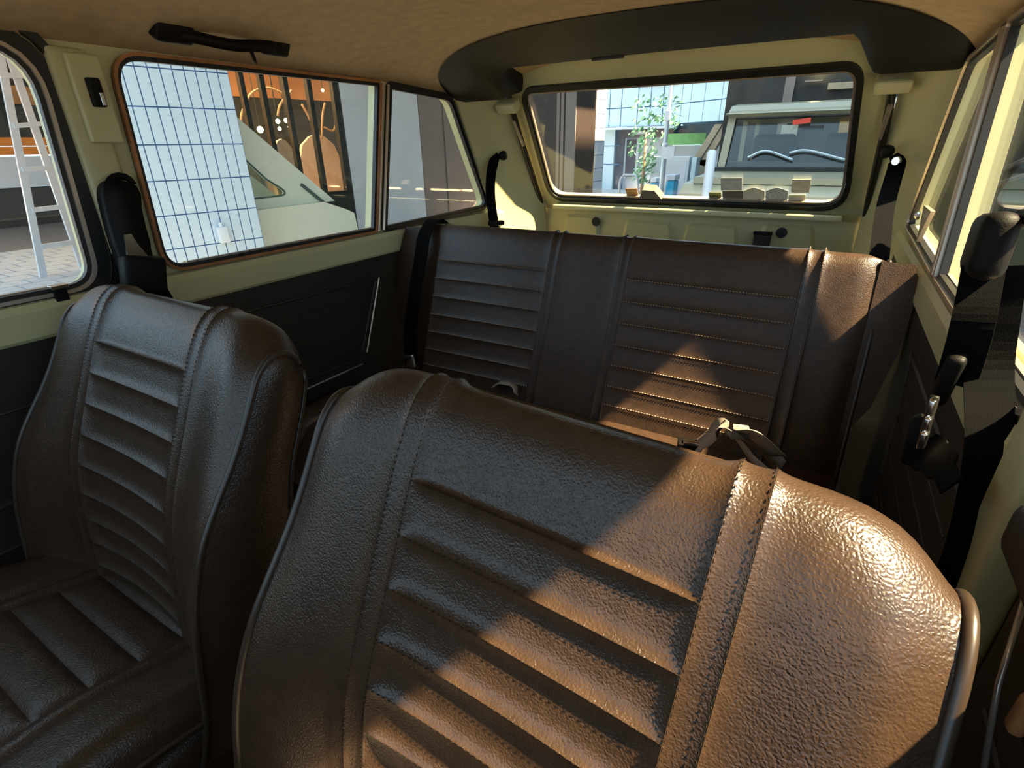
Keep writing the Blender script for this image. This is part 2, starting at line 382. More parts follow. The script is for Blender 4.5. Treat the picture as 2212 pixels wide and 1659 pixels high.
# tailgate weather seal
pts = [V((-1.075, 2.07, 0.80)), tg(-1.068, 1.0, 0.02), tg(-1.058, 1.1, 0.02), tg(-1.045, 1.3, 0.02), tg(-1.03, 1.43, 0.02)]
for s_ in (0, 1):
    pp = [V((2*XC - p.x if s_ else p.x, p.y, p.z)) for p in pts]
    G().tube(catmull(pp, 5), 0.010, 8).build('weather_seal', 'rubber', tail, True)
# hinge brackets and struts at the top corners of the tailgate
for s_ in (0, 1):
    mx = (lambda x: 2*XC - x) if s_ else (lambda x: x)
    gg = G().obox((mx(-1.035), tail_y(1.375)-0.05, 1.375), (1,0,0), TN.cross(V((1,0,0))), TN, 0.040, 0.018, 0.022, 0.008)
    gg.build('hinge_bracket', 'paint', tail)
    G().tube([(mx(-1.042), tail_y(1.33)-0.04, 1.33), (mx(-1.040), tail_y(1.25)-0.035, 1.25)], 0.006, 6).build('stay_rod', 'channel', tail)
# rear wiper motor hump and the rear lock
c = onp(1405, 425, TP - TN*0.02, TN)
gh = G(); base = [V((-0.040, 0)), V((0.045, 0)), V((0.022, 0.040)), V((-0.022, 0.042))]
up = TN.cross(V((1,0,0))); up = up if up.z > 0 else -up
gh.prism([c + V((1,0,0))*p.x + up*p.y + TN*0.018 for p in base], -TN*0.030)
tag(gh.build('wiper_motor_cover', 'brownpaper', None, False, c), 'small brown hump at the lower edge of the rear glass beside the orange sticker', 'cover')
c = on(1645, 520, 'y', 2.06)
gl_ = empty('tailgate_lock', c); gg = G().obox((0, 0.006, 0), (1,0,0), (0,1,0), (0,0,1), 0.028, 0.020, 0.022, 0.004); gg.build('housing', 'rubber', gl_)
G().obox((0, -0.002, 0.026), (1,0,0), (0,1,0), (0,0,1), 0.030, 0.014, 0.005, 0.002).build('cap', 'black', gl_)
tag(gl_, 'black box-shaped tailgate lock standing above the rear bench', 'lock')
# C posts: angled painted panels between quarter window and tailgate
CP = {}
for (nm, s_, wl) in (('l', 0, WL), ('r', 1, WR)):
    mx = (lambda x: 2*XC - x) if s_ else (lambda x: x)
    rows = 10; gg = G()
    for r_ in range(rows+1):
        t = r_/rows; z = 0.60 + (1.46-0.60)*t
        yq = 1.80 - 0.56*(max(z, 1.03)-1.03); yt = (tail_y(z) if z > 1.0 else 2.085) - 0.012
        for k in range(9):
            s = k/8; x = XL + 0.004 + 0.100*s**1.3; y = yq + (yt-yq)*s
            gg.v.append(V((mx(x), y, z)))
    for r_ in range(rows):
        for k in range(8): a = r_*9+k; gg.f.append((a, a+1, a+10, a+9))
    CP[nm] = gg.build('rear_post_panel', 'paint', wl, True)
# ------------------------------------------------------------------ black moulded rear roof trim
def trim_pt(x, t):
    qx = (x-XC)/HW; a = abs(qx)
    pod = smooth01((a-0.66)/0.10)
    yu = 1.27 + 0.10*a**2 + 0.17*a**8; zu = ceil_z(x) - 0.006
    yl = 1.53 + 0.10*pod; zl = 1.462 - 0.072*pod - 0.004*a
    zl = min(zl, zu-0.02)
    yb = 1.84 if pod < 0.5 else 1.80; zb = zl + 0.012
    if t < 0.6:
        s = t/0.6; y = yu + (yl-yu)*s; z = zu + (zl-zu)*(s**1.6)
        z -= 0.010*math.sin(math.pi*s)
    elif t < 0.75:
        s = (t-0.6)/0.15; y = yl + 0.03*s; z = zl + 0.008*s*s
    else:
        s = (t-0.75)/0.25; y = yl+0.03 + 0.10*s; z = zl + 0.008 + 0.05*s*(1-0.6*pod)
    return V((x, y, z))
g = G(); nx, nt_ = 96, 28
for j in range(nt_+1):
    for k in range(nx+1): g.v.append(trim_pt(XL+0.003 + (XR-XL-0.006)*k/nx, j/nt_))
for j in range(nt_):
    for k in range(nx): a = j*(nx+1)+k; g.f.append((a, a+1, a+nx+2, a+nx+1))
rt = tag(g.build('rear_roof_trim', 'black', None, True, (XC, 1.6, 1.45)), 'black moulded roof trim arching over the rear window', 'trim')
c = trim_pt(-0.60, 0.62)
G().obox(c - V((XC, 1.6, 1.45)) + V((0, 0.0, -0.001)), (1,0,0), (0,1,0), (0,0,1), 0.045, 0.006, 0.004, 0.002).build('pull_slot', 'rubber', rt)

# ------------------------------------------------------------------ side trim panels (door cards)
def card(name, x, sgn, y0, y1, label, ribs):
    i = -sgn; o = V((x, (y0+y1)/2, 0.60))
    r = empty(name, o)
    poly = [V((y0, 0.36)), V((y1, 0.36)), V((y1, 0.956)), V((y0, 0.956))]
    G().prism([V((x+i*0.001, p.x, p.y))-o for p in poly], (i*0.012, 0, 0)).build('board', 'card', r)
    for (a, b, wd, m_) in ribs:
        a = V(a); b = V(b)
        G().tube([V((x+i*0.013, a.x, a.y))-o, V((x+i*0.013, b.x, b.y))-o], wd, 6).build('chrome_strip' if m_ == 'chrome' else 'embossed_rib', m_, r)
    return tag(r, label, 'trim panel')
yy = [0.655, 0.70, 0.745, 0.79, 0.835, 0.88]
rib_rear = [((0.62, 0.905), (1.115, 0.893), 0.004, 'card'), ((1.135, 0.893), (1.045, 0.68), 0.0025, 'channel'), ((1.118, 0.886), (1.028, 0.69), 0.003, 'card'),  # pale rib draws the lit edge of the embossing
            ((0.62, 0.685), (1.03, 0.672), 0.004, 'card'), ((0.62, 0.85), (1.09, 0.842), 0.002, 'card'), ((0.62, 0.80), (1.07, 0.79), 0.002, 'card'), ((0.62, 0.745), (1.05, 0.738), 0.002, 'card'),
            ((0.56, 0.655), (1.02, 0.650), 0.004, 'chrome')]
rib_door = [((-0.70, 0.690), (0.40, 0.690), 0.004, 'chrome'), ((-0.70, 0.64), (0.40, 0.60), 0.003, 'card'), ((-0.70, 0.85), (0.40, 0.85), 0.003, 'card')]
card('rear_side_trim_panel', XL, -1, 0.535, 1.86, 'black embossed side panel below the window left of the rear bench', rib_rear)
card('door_trim_panel', XL, -1, -0.75, 0.435, 'black door panel with thin bright strip beside the far front seat', rib_door)
card('rear_side_trim_panel', XR, 1, 0.535, 1.86, 'black side panel beneath the green window sill right of the rear bench', [(a, b, c_, 'card') for a, b, c_, d_ in rib_rear])
card('door_trim_panel', XR, 1, -0.75, 0.435, 'dark door panel at the lower right beside the near front seat', [(a, b, c_, 'card') for a, b, c_, d_ in rib_door])

# =================================================================== FRONT SEATS
SEATZ = 0.30
PROF = [(0.165,0.50),(0.190,0.56),(0.205,0.62),(0.213,0.68),(0.219,0.73),(0.228,0.78),(0.243,0.83),(0.264,0.88),(0.287,0.93),(0.310,0.98),(0.328,1.015),(0.348,1.045),(0.372,1.060),(0.398,1.052),(0.412,1.020),(0.404,0.985),(0.385,0.93),(0.362,0.86),(0.338,0.75),(0.315,0.60),(0.300,0.48)]
PC = catmull([V((p[0], p[1], 0)) for p in PROF], 8)
APEX = max(range(len(PC)), key=lambda i: PC[i].y)
LEN = [0.0]
for i in range(1, len(PC)): LEN.append(LEN[-1] + (PC[i]-PC[i-1]).length)
def prof_at(v):
    v = max(0, min(LEN[-1]-1e-6, v))
    lo, hi = 0, len(LEN)-1
    while hi-lo > 1:
        m_ = (lo+hi)//2
        if LEN[m_] <= v: lo = m_
        else: hi = m_
    t = (v-LEN[lo])/(LEN[hi]-LEN[lo]+1e-9); return PC[lo].lerp(PC[hi], t)
def v_of_z(z):
    for i in range(APEX):
        if PC[i].y <= z <= PC[i+1].y: return LEN[i] + (LEN[i+1]-LEN[i])*(z-PC[i].y)/(PC[i+1].y-PC[i].y+1e-9)
    return LEN[APEX]
VA = LEN[APEX]; HWS = 0.252
def seat_s(u, v):
    p = prof_at(v); y, z = p.x, p.y; au = abs(u)
    front = 1 - smooth01((v-(VA-0.07))/0.09)
    conc = 0.004 + 0.036*smooth01((1.0-z)/0.36)
    y += front*conc*((1-u*u) - 0.76)*(1.25 if au > 0.61 else 1)
    y -= front*0.016*smooth01((au-0.58)/0.42)
    if au > 0.86: y += (0.007*front - 0.016*(1-front))*((au-0.86)/0.14)**2
    drop = 0.040*max(0, (au-0.6)/0.4)**3
    z -= drop*smooth01((z-0.80)/0.22)
    x = HWS*u*(1 + 0.02*smooth01((0.9-z)/0.2))
    return V((x, y, z-SEATZ))
def patch(fn, u0, u1, v0, v1, nu, nv, h, pu=6, pv=6, side=1):
    g = G(); eu = (u1-u0)/nu*0.25+1e-4; ev = 0.002
    for j in range(nv+1):
        # denser sampling near the seams
        b = j/nv; b = 0.5 - 0.5*math.cos(math.pi*b) if nv > 4 else b
        v = v0 + (v1-v0)*b
        for k in range(nu+1):
            a = k/nu; a = 0.5 - 0.5*math.cos(math.pi*a) if nu > 4 else a
            u = u0 + (u1-u0)*a
            p = fn(u, v); du = fn(u+1e-3, v) - fn(u-1e-3, v); dv = fn(u, v+ev) - fn(u, v-ev)
            n = du.cross(dv)
            if n.length > 1e-12: n.normalize()
            hh = h * (1-abs(2*a-1)**pu) * (1-abs(2*b-1)**pv)
            g.v.append(p + n*side*hh)
    for j in range(nv):
        for k in range(nu): a = j*(nu+1)+k; g.f.append((a, a+1, a+nu+2, a+nu+1))
    return g
def stitches(g, fn, pts, lift=0.0006, size=0.0042, gap=0.0062, r=0.0006):
    P = [fn(u, v) for (u, v) in pts]; acc = 0.0
    for i in range(len(P)-1):
        d = (P[i+1]-P[i]); L_ = d.length
        if L_ < 1e-6: continue
        t = d/L_
        u, v = pts[i]; n = (fn(u+1e-3, v)-fn(u-1e-3, v)).cross(fn(u, v+0.002)-fn(u, v-0.002)).normalized()
        while acc < L_:
            c = P[i] + t*acc + n*lift; b = t.cross(n)
            g.add([c - t*size/2, c + b*r + n*r*0.2, c + t*size/2, c - b*r + n*r*0.2, c + n*r*1.4], [(0,1,4),(1,2,4),(2,3,4),(3,0,4),(0,3,2,1)])
            acc += gap
        acc -= L_
    return g
def line_u(u0, u1, v, n=24): return [(u0+(u1-u0)*k/n, v) for k in range(n+1)]
def line_v(u, v0, v1, n=60): return [(u, v0+(v1-v0)*k/n) for k in range(n+1)]
SEAMS = [0.989, 0.944, 0.900, 0.855, 0.809, 0.762, 0.716, 0.672, 0.628]
UI, UO = 0.485, 0.575; VT = VA + 0.035; VB = 0.03
def front_seat(loc):
    root = empty('car_seat', loc)
    back = patch(seat_s, -1, 1, VT, LEN[-1], 24, 20, 0.0, 4, 4, -1).build('backrest', 'leather', root, True)
    # backrest upholstery
    for sg in (-1, 1):
        a, b = sorted((sg*UO, sg*1.0)); patch(seat_s, a, b, VB, VT, 16, 64, 0.004, 8, 40, -1).build('backrest_bolster', 'leather', back, True)
        a, b = sorted((sg*UI, sg*UO)); patch(seat_s, a, b, VB, VT, 8, 64, 0.0022, 3, 60, -1).build('seam_strip', 'leather', back, True)
    vs_ = [VB] + [v_of_z(z) for z in reversed(SEAMS)] + [VT]
    for k in range(len(vs_)-1):
        last = k == len(vs_)-2
        patch(seat_s, -UI, UI, vs_[k], vs_[k+1], 28, 34 if last else 14, 0.0066, 14, 40 if last else 4, -1).build('channel_pad', 'leather', back, True)
    # side panels between the front piping and the back edge
    for sg in (-1, 1):
        g = G(); n = 40; m_ = 10
        va, vb = VB, VA+0.004
        # pair front and back points at the same height
        for j in range(n+1):
            t = j/n; v = va + (vb-va)*t; pf = seat_s(sg*1.0, v)
            # back point with same z
            lo, hi = VA, LEN[-1]
            for _ in range(30):
                md = (lo+hi)/2
                if seat_s(sg*1.0, md).z > pf.z: lo = md
                else: hi = md
            pb = seat_s(sg*1.0, (lo+hi)/2)
            for k in range(m_+1):
                s = k/m_; p = pf.lerp(pb, s); p.x += sg*0.012*math.sin(math.pi*s)*min(1, (pb-pf).length/0.06); g.v.append(p)
        for j in range(n):
            for k in range(m_): a = j*(m_+1)+k; g.f.append((a, a+1, a+m_+2, a+m_+1))
        g.build('side_panel', 'leather', back, True)
        G().tube([seat_s(sg*1.0, VB+(VT+0.01-VB)*k/70) + V((sg*0.002, 0, 0)) for k in range(71)], 0.0042, 8).build('piping', 'piping', back, True)
        G().tube([seat_s(sg*1.0, VT+0.02+(LEN[-1]-VT-0.02)*k/40) + V((sg*0.001, 0, 0)) for k in range(41)], 0.003, 6).build('piping', 'piping', back, True)
    # stitching
    g = G()
    off = lambda u: (lambda a, b: seat_s(a, b))
    for sg in (-1, 1):
        stitches(g, seat_s, line_v(sg*(UI+0.004), VB, VT)); stitches(g, seat_s, line_v(sg*(UO-0.004), VB, VT))
    for z in SEAMS: stitches(g, seat_s, line_u(-UI, UI, v_of_z(z)+0.0005))
    st = g.build('stitching', 'dark_thread', back); st['kind'] = 'stuff'
    cus = G().obox((0, 0.01, 0.185), (1,0,0), (0,1,0), (0,0,1), 0.253, 0.248, 0.095, 0.02).build('cushion', 'leather', root, True)
    # cushion
    def cush(u, v):                              # v: from rear (0) to front (1)
        y = 0.26 - 0.50*v; z = 0.600 + 0.045*smooth01(v*2.2) - 0.050*smooth01((v-0.80)/0.20) + 0.022*(abs(u)**2.5) - 0.045*max(0, (abs(u)-0.86)/0.14)**2
        return V((0.255*u, y, z-SEATZ-0.004))
    for sg in (-1, 1):
        a, b = sorted((sg*UO, sg*1.0)); patch(cush, a, b, 0, 1, 12, 30, 0.005, 8, 30, -1).build('cushion_bolster', 'leather', cus, True)
        a, b = sorted((sg*UI, sg*UO)); patch(cush, a, b, 0, 1, 6, 30, 0.004, 3, 30, -1).build('seam_strip', 'leather', cus, True)
        G().tube([cush(sg*1.0, k/30)+V((sg*0.002,0,0)) for k in range(31)], 0.0042, 8).build('piping', 'piping', cus, True)
    nvs = 9
    for k in range(nvs): patch(cush, -UI, UI, k/nvs, (k+1)/nvs, 16, 12, 0.006, 14, 4, -1).build('cushion_pad', 'leather', cus, True)
    g = G()
    for sg in (-1, 1):
        for uu in (UI+0.004, UO-0.004): stitches(g, cush, line_v(sg*uu, 0.02, 0.98))
    for k in range(1, nvs): stitches(g, cush, line_u(-UI, UI, k/nvs))
    st = g.build('cushion_stitching', 'thread', cus); st['kind'] = 'stuff'
    G().obox((0, 0.02, 0.045), (1,0,0), (0,1,0), (0,0,1), 0.20, 0.20, 0.045, 0.005).build('seat_frame', 'black', root)
    return root
def copy_tree(o, parent=None):
    c = o.copy(); COL.objects.link(c); c.parent = parent
    for ch in [x for x in bpy.data.objects if x.parent == o]: copy_tree(ch, c)
    return c
s1 = front_seat((-0.81, 0.0, SEATZ))
tag(s1, 'far front seat in dark brown vinyl, its whole backrest and cushion in view', 'car seat', 'front bucket seats')
s2 = copy_tree(s1); s2.location = (-0.170, -0.045, SEATZ-0.004); s2.rotation_euler = (0, math.radians(1.5), math.radians(-1.5))
tag(s2, 'large near front seat backrest filling the lower middle, pebbled brown vinyl', 'car seat', 'front bucket seats')

# =================================================================== REAR BENCH
BX0, BX1 = -1.062, 0.119
RPROF = [(1.0628,0.5382),(1.0803,0.5772),(1.0998,0.6357),(1.1212,0.6943),(1.1456,0.7625),(1.1778,0.8503),(1.2090,0.9380),(1.2285,0.9916),(1.2422,1.0238),(1.2636,1.0423),(1.2919,1.0394),(1.3113,1.0179),(1.3124,0.9672),(1.2919,0.8113),(1.2626,0.5382)]
RC = catmull([V((p[0], p[1], 0)) for p in RPROF], 8)
RL = [0.0]
for i in range(1, len(RC)): RL.append(RL[-1] + (RC[i]-RC[i-1]).length)
RA = max(range(len(RC)), key=lambda i: RC[i].y); RVA = RL[RA]
def rprof(v):
    v = max(0, min(RL[-1]-1e-6, v)); lo, hi = 0, len(RL)-1
    while hi-lo > 1:
        m_ = (lo+hi)//2
        if RL[m_] <= v: lo = m_
        else: hi = m_
    return RC[lo].lerp(RC[hi], (v-RL[lo])/(RL[hi]-RL[lo]+1e-9))
def rv(z):
    for i in range(RA):
        if RC[i].y <= z <= RC[i+1].y: return RL[i] + (RL[i+1]-RL[i])*(z-RC[i].y)/(RC[i+1].y-RC[i].y+1e-9)
    return RVA
RB = V((XC, 1.2, 0.30))
def bench(x, v):
    p = rprof(v); y, z = p.x, p.y
    e = max(0, (abs(x-(BX0+BX1)/2)-(BX1-BX0)/2+0.05)/0.05)
    e = min(e, 1)
    front = 1 - smooth01((v-(RVA-0.04))/0.06)
    y += 0.018*e*e*(2*front-1); z -= 0.014*e**2.5*smooth01((z-0.85)/0.15)
    y += front*(0.010*math.sin((x-BX0)/(BX1-BX0)*math.pi))
    return V((x, y, z)) - RB
rb0 = empty('rear_bench', RB)
RVT = RVA + 0.03; RVB = 0.0
ZS = [0.9477, 0.8971, 0.8463, 0.7956, 0.7469, 0.6972, 0.6523]
segs = [(BX0, -0.975, 'b'), (-0.975, -0.6162, ZS), (-0.6162, -0.5908, 's'), (-0.5908, -0.4251, 'p'), (-0.4251, -0.4017, 's'), (-0.4017, -0.0214, ZS), (-0.0214, 0.0078, 's'), (0.0078, BX1, 'b')]
rb = patch(bench, BX0, BX1, RVT, RL[-1], 24, 14, 0, 4, 4, -1).build('backrest', 'rear_leather', rb0, True)
gst = G()
for (x0, x1, k) in segs:
    if isinstance(k, list):
        vs_ = [RVB] + [rv(z) for z in sorted(k)] + [RVT]
        for i in range(len(vs_)-1):
            last = i == len(vs_)-2
            patch(bench, x0, x1, vs_[i], vs_[i+1], 20, 20 if last else 10, 0.0028, 20, 30 if last else 4, -1).build('channel_pad', 'rear_leather', rb, True)
        for z in k: stitches(gst, bench, line_u(x0, x1, rv(z)), gap=0.0068, size=0.0058, r=0.0015, lift=0.0012)
    else:
        patch(bench, x0, x1, RVB, RVT, 6 if k == 's' else 14, 40, {'b': 0.005, 's': 0.004, 'p': 0.004}[k], 3 if k == 's' else 10, 40, -1).build({'b': 'end_bolster', 's': 'seam_strip', 'p': 'centre_panel'}[k], 'rear_leather', rb, True)
        if k == 's':
            for x in (x0, x1):
                stitches(gst, bench, line_v(x, RVB+0.05, RVT), gap=0.0075, size=0.0062, r=0.0012, lift=0.0016)
                G().tube([bench(x, RVB + (RVT-RVB)*j/40) + V((0, -0.001, 0.0)) for j in range(41)], 0.0022, 6).build('welt', 'rear_leather', rb, True)
st = gst.build('stitching', 'thread', rb); st['kind'] = 'stuff'
for x, sg in ((BX0, -1), (BX1, 1)):
    G().tube([bench(x, RVB+(RVT-RVB)*k/50) + V((sg*0.002, 0, 0)) for k in range(51)], 0.0045, 8).build('piping', 'piping', rb, True)
    # end cheek
    g = G(); n = 30
    for j in range(n+1):
        pf = bench(x, RVB + (RVA-RVB)*j/n); lo, hi = RVA, RL[-1]
        for _ in range(30):
            md = (lo+hi)/2
            if bench(x, md).z > pf.z: lo = md
            else: hi = md
        pb = bench(x, lo)
        for k in range(7): s = k/6; p = pf.lerp(pb, s); p.x += sg*0.006*math.sin(math.pi*s); g.v.append(p)
    for j in range(n):
        for k in range(6): a = j*7+k; g.f.append((a, a+1, a+8, a+7))
    g.build('end_cheek', 'rear_leather', rb, True)
# vinyl side wings filling the gap to the body side
WY = 1.266
for s_ in (0, 1):
    poly = [V((0.108, 1.030)), V((0.166, 1.028)), V((0.176, 0.955)), V((0.172, 0.87)), V((0.150, 0.76)), V((0.108, 0.68))]
    f_ = (lambda x: 2*(BX0+BX1)/2 - x) if s_ else (lambda x: x)
    if s_: f_ = lambda x: BX0 - (x-BX1)*1.35
    g = G().prism([V((f_(p.x), WY-0.36*(1.02-p.y)-0.012, p.y))-RB for p in poly], (0, 0.05, -0.01)); g.build('side_wing', 'rear_leather', rb)
# rear cushion
rb = G().obox(V((XC, 0.90, 0.44))-RB, (1,0,0), (0,1,0), (0,0,1), 0.60, 0.30, 0.12, 0.02).build('cushion', 'rear_leather', rb0, True)
def rcush(x, v):
    y = 1.20 - 0.62*v; z = 0.60 + 0.05*smooth01(v*1.6) - 0.09*smooth01((v-0.82)/0.18)
    return V((x, y, z)) - RB
for (x0, x1, k) in segs:
    if isinstance(k, list):
        for i in range(8): patch(rcush, x0, x1, i/8, (i+1)/8, 12, 8, 0.006, 14, 4, -1).build('cushion_pad', 'rear_leather', rb, True)
    else: patch(rcush, x0, x1, 0, 1, 8, 24, 0.005, 6, 30, -1).build('cushion_panel', 'rear_leather', rb, True)
tag(rb0, 'wide dark brown vinyl rear bench with stitched channel panels', 'bench seat')

# =================================================================== BELTS AND SMALL FITTINGS
def knob(c, n, parent):
    G().lathe(c, n, [(0.010, 0.0), (0.016, 0.004), (0.017, 0.014), (0.013, 0.020), (0.006, 0.022)], 14).build('anchor_cap', 'black', parent, True)
# rear left belt: anchor on C post, webbing dropping behind the bench
def cpost(px, py, side):                         # point on the C post panel (approximate plane)
    s0 = -1 if side == 'l' else 1
    xq = XL+0.05 if side == 'l' else XR-0.05
    return on(px, py, 'x', xq)
a = cpost(1082, 336, 'l'); r = empty('rear_seat_belt', a)
knob(V((0.012, -0.010, 0)), (0.75, -0.65, 0), r)
pth = [a + V((0.004, -0.022, 0.004)), on(1066, 352, 'x', XL+0.050), on(1060, 385, 'x', XL+0.050), on(1060, 430, 'x', XL+0.055), on(1068, 490, 'x', XL+0.06), on(1070, 520, 'x', XL+0.065)]
G().ribbon([p - a for p in catmull(pth, 6)], [0.010, 0.011, 0.012, 0.014, 0.016, 0.018] + [0.0195]*25, V((0.45, 0.9, 0)).normalized(), 0.003).build('webbing', 'web', r)
c = on(1072, 482, 'x', XL+0.075) - a; G().obox(c, (0.45,0.9,0), (-0.9,0.45,0), (0,0,1), 0.030, 0.014, 0.008, 0.004).build('belt_guide', 'black', r, True)
tag(r, 'black rear seat belt hanging from the cream rear post at the left', 'seat belt')
a = on(1925, 327, 'y', 1.83); r = empty('rear_seat_belt', a)
knob(V((-0.004, -0.004, 0)), (-0.5, -0.85, 0), r)
pth = [on(px, py, 'y', y) for (px, py, y) in ((1930, 335, 1.80), (1938, 352, 1.79), (1928, 390, 1.74), (1912, 450, 1.62), (1900, 545, 1.44), (1893, 600, 1.38))]
G().ribbon([p - a for p in catmull(pth, 6)], [0.010, 0.011, 0.012, 0.014, 0.016, 0.018] + [0.0195]*25, V((1, -0.2, 0)).normalized(), 0.003).build('webbing', 'web', r)
c = on(1937, 348, 'y', 1.78) - a; G().lathe(c, (-0.5, -0.85, 0), [(0.010, -0.004), (0.012, 0), (0.010, 0.006)], 12).build('anchor_ring', 'chrome', r)
tag(r, 'black rear seat belt hanging from the green rear post at the right', 'seat belt')
# webbing lying over the left end of the rear bench
r = empty('lap_belt', V((-1.04, 1.25, 0.95)))
def bfront(px, py, off=0.006):
    p = onp(px, py, (0, 1.244, 1.035), V((0, 1, -0.36)).normalized()); return p - V((0, off+0.020, 0))
pth = [V((-1.022, 1.315, 1.035)), V((-1.022, 1.27, 1.052)), bfront(928, 505, 0.004), bfront(920, 560, 0.006), bfront(908, 640, 0.010), bfront(900, 720, 0.012), bfront(905, 780, 0.014)]
G().ribbon([p - r.location for p in catmull(pth, 6)], 0.022, (1, 0.1, 0), 0.0025).build('webbing', 'web', r)
G().obox(bfront(905, 770, 0.022)-r.location, (1,0.1,0.2), (0,1,0), (-0.2,0,1), 0.018, 0.006, 0.020, 0.004).build('tongue', 'chrome', r, True)
tag(r, 'belt webbing draped down the left end of the rear bench backrest', 'seat belt')
# grey webbing loops lying on the bench cushion behind the near seat
def strap(name, pts, hw, wdir, m_, label, th=0.002):
    o = V(pts[0]); g = G().ribbon(catmull(pts, 8), hw, wdir, th)
    return tag(g.build(name, m_, None, True, o), label, 'seat belt')
def bc(px, py, z): return on(px, py, 'z', z)
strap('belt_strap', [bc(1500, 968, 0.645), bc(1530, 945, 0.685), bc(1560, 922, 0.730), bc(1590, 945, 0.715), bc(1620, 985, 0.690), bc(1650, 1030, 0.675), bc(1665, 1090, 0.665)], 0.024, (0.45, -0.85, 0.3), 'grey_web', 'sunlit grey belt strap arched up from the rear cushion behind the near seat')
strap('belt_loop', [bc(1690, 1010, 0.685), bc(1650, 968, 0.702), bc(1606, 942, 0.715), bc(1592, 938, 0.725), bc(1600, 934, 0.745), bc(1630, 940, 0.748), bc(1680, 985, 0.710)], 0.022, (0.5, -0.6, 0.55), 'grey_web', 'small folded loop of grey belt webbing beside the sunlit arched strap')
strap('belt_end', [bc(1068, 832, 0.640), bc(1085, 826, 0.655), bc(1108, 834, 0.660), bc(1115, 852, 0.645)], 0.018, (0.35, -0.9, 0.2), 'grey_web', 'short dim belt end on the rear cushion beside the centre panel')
c = bc(1490, 960, 0.650); bk = empty('belt_buckle', c)
G().obox((0, 0, 0), (1, 0.2, 0), (-0.2, 1, 0), (0, 0, 1), 0.026, 0.016, 0.007, 0.003).build('body', 'black', bk, True)
G().obox((0.005, -0.006, 0.009), (1, 0.2, 0), (-0.2, 1, 0), (0, 0, 1), 0.018, 0.007, 0.003, 0.001).build('release_button', 'chrome', bk, True)
tag(bk, 'small bright belt buckle peeking over the top edge of the near seat', 'buckle')
# left front belt on the B post: guide pad, tongue, buckle box
o = V((-1.125, 0.49, 1.06)); r = empty('front_seat_belt', o)
pth = [on(262, 395, 'x', -1.125), on(258, 430, 'x', -1.12), on(268, 480, 'x', -1.115), on(285, 540, 'x', -1.11), on(300, 590, 'x', -1.105)]
g = G(); cp = catmull(pth, 6)
g.ribbon([p-o for p in cp], [0.018, 0.022, 0.026, 0.028, 0.029] + [0.029]*3 + [0.028]*10 + [0.026]*20, (0, 1, 0), 0.030); g.build('belt_sleeve', 'black', r, True)
G().tube([on(262, 400, 'x', -1.13)-o+V((0, 0.02*math.cos(t*0.5), 0.016*math.sin(t*0.5))) for t in range(13)], 0.006, 8).build('guide_ring', 'black', r, True)
c = on(283, 535, 'x', -1.088)-o
G().prism([c+V((0, -0.013, -0.022)), c+V((0, 0.024, -0.022)), c+V((0, 0.010, 0.008)), c+V((0, 0.006, 0.024)), c+V((0, -0.006, 0.024)), c+V((0, -0.008, 0.008))], (0.004, 0, 0)).build('tongue', 'chrome', r)
c = on(310, 592, 'x', -1.09)-o
G().obox(c, (0,1,-0.22), (1,0,0), (0,0.22,1), 0.036, 0.016, 0.034, 0.008).build('buckle_box', 'black', r, True)
G().ribbon([c, c+V((0.0,0.025,-0.10)), c+V((0.0,0.05,-0.25))], 0.024, (0,1,0.2), 0.003).build('webbing', 'web', r)
tag(r, 'black front seat belt with metal tongue on the post behind the far seat', 'seat belt')
# small belt height slider on the B post
o = on(203, 215, 'x', -1.134); r = empty('post_bracket', o)
G().obox((0, 0, 0), (1,0,0), (0,1,0), (0,0,1), 0.006, 0.026, 0.068, 0.004).build('cover_plate', 'paint', r)
G().obox((0.010, 0.002, 0.01), (1,0,0), (0,1,0), (0,0,1), 0.006, 0.010, 0.022, 0.003).build('catch', 'black', r)
G().obox((0.017, 0.006, 0.0), (1,0,0), (0,1,0), (0,0,1), 0.002, 0.003, 0.010, 0.001).build('catch_edge', 'chrome', r)
tag(r, 'small dark catch plate high on the post between the left windows', 'bracket')
# grab handle with coat hook on the left roof edge
o = on(480, 90, 'x', -1.085); r = empty('grab_handle', o)
pa = on(372, 70, 'x', -1.085); pb = on(590, 100, 'x', -1.085)
pts = [pa + V((-0.02, 0, 0.03)), pa, pa + V((0.012, 0.03, -0.004)), (pa+pb)/2 + V((0.016, 0, -0.010)), pb + V((0.012, -0.03, -0.004)), pb, pb + V((-0.02, 0, 0.03))]
cp = catmull(pts, 6); g = G()
g.ribbon([p-o for p in cp[6:-6]], 0.010, (0.2, 0, 1), 0.014); g.build('grip', 'black', r, True)
for p in (pa, pb): G().obox(p-o+V((-0.006, 0, 0.006)), (0,1,0), (1,0,-0.6), (0.6,0,1), 0.034, 0.022, 0.018, 0.008).build('end_mount', 'black', r, True)
c = on(543, 112, 'x', -1.085)-o
G().tube([c+V((0,0,0.02)), c, c+V((0.004,0,-0.014)), c+V((0.012,-0.004,-0.020)), c+V((0.018,-0.010,-0.014)), c+V((0.018,-0.012,-0.006))], 0.0035, 6).build('coat_hook', 'black', r, True)
tag(r, 'black grab handle with a coat hook above the left side window', 'grab handle')
# window catch at the foot of the left door glass
o = on(130, 635, 'x', XL+0.012); r = empty('window_catch', o)
G().obox((0, 0, 0), (0,1,0), (1,0,0), (0,0,1), 0.010, 0.006, 0.012, 0.002).build('body', 'black', r)
G().obox((0.004, 0, 0.014), (0,1,0), (1,0,0), (0,0,1), 0.013, 0.008, 0.003, 0.001).build('cap', 'chrome', r)
tag(r, 'tiny metal catch at the lower corner of the left door window', 'catch')
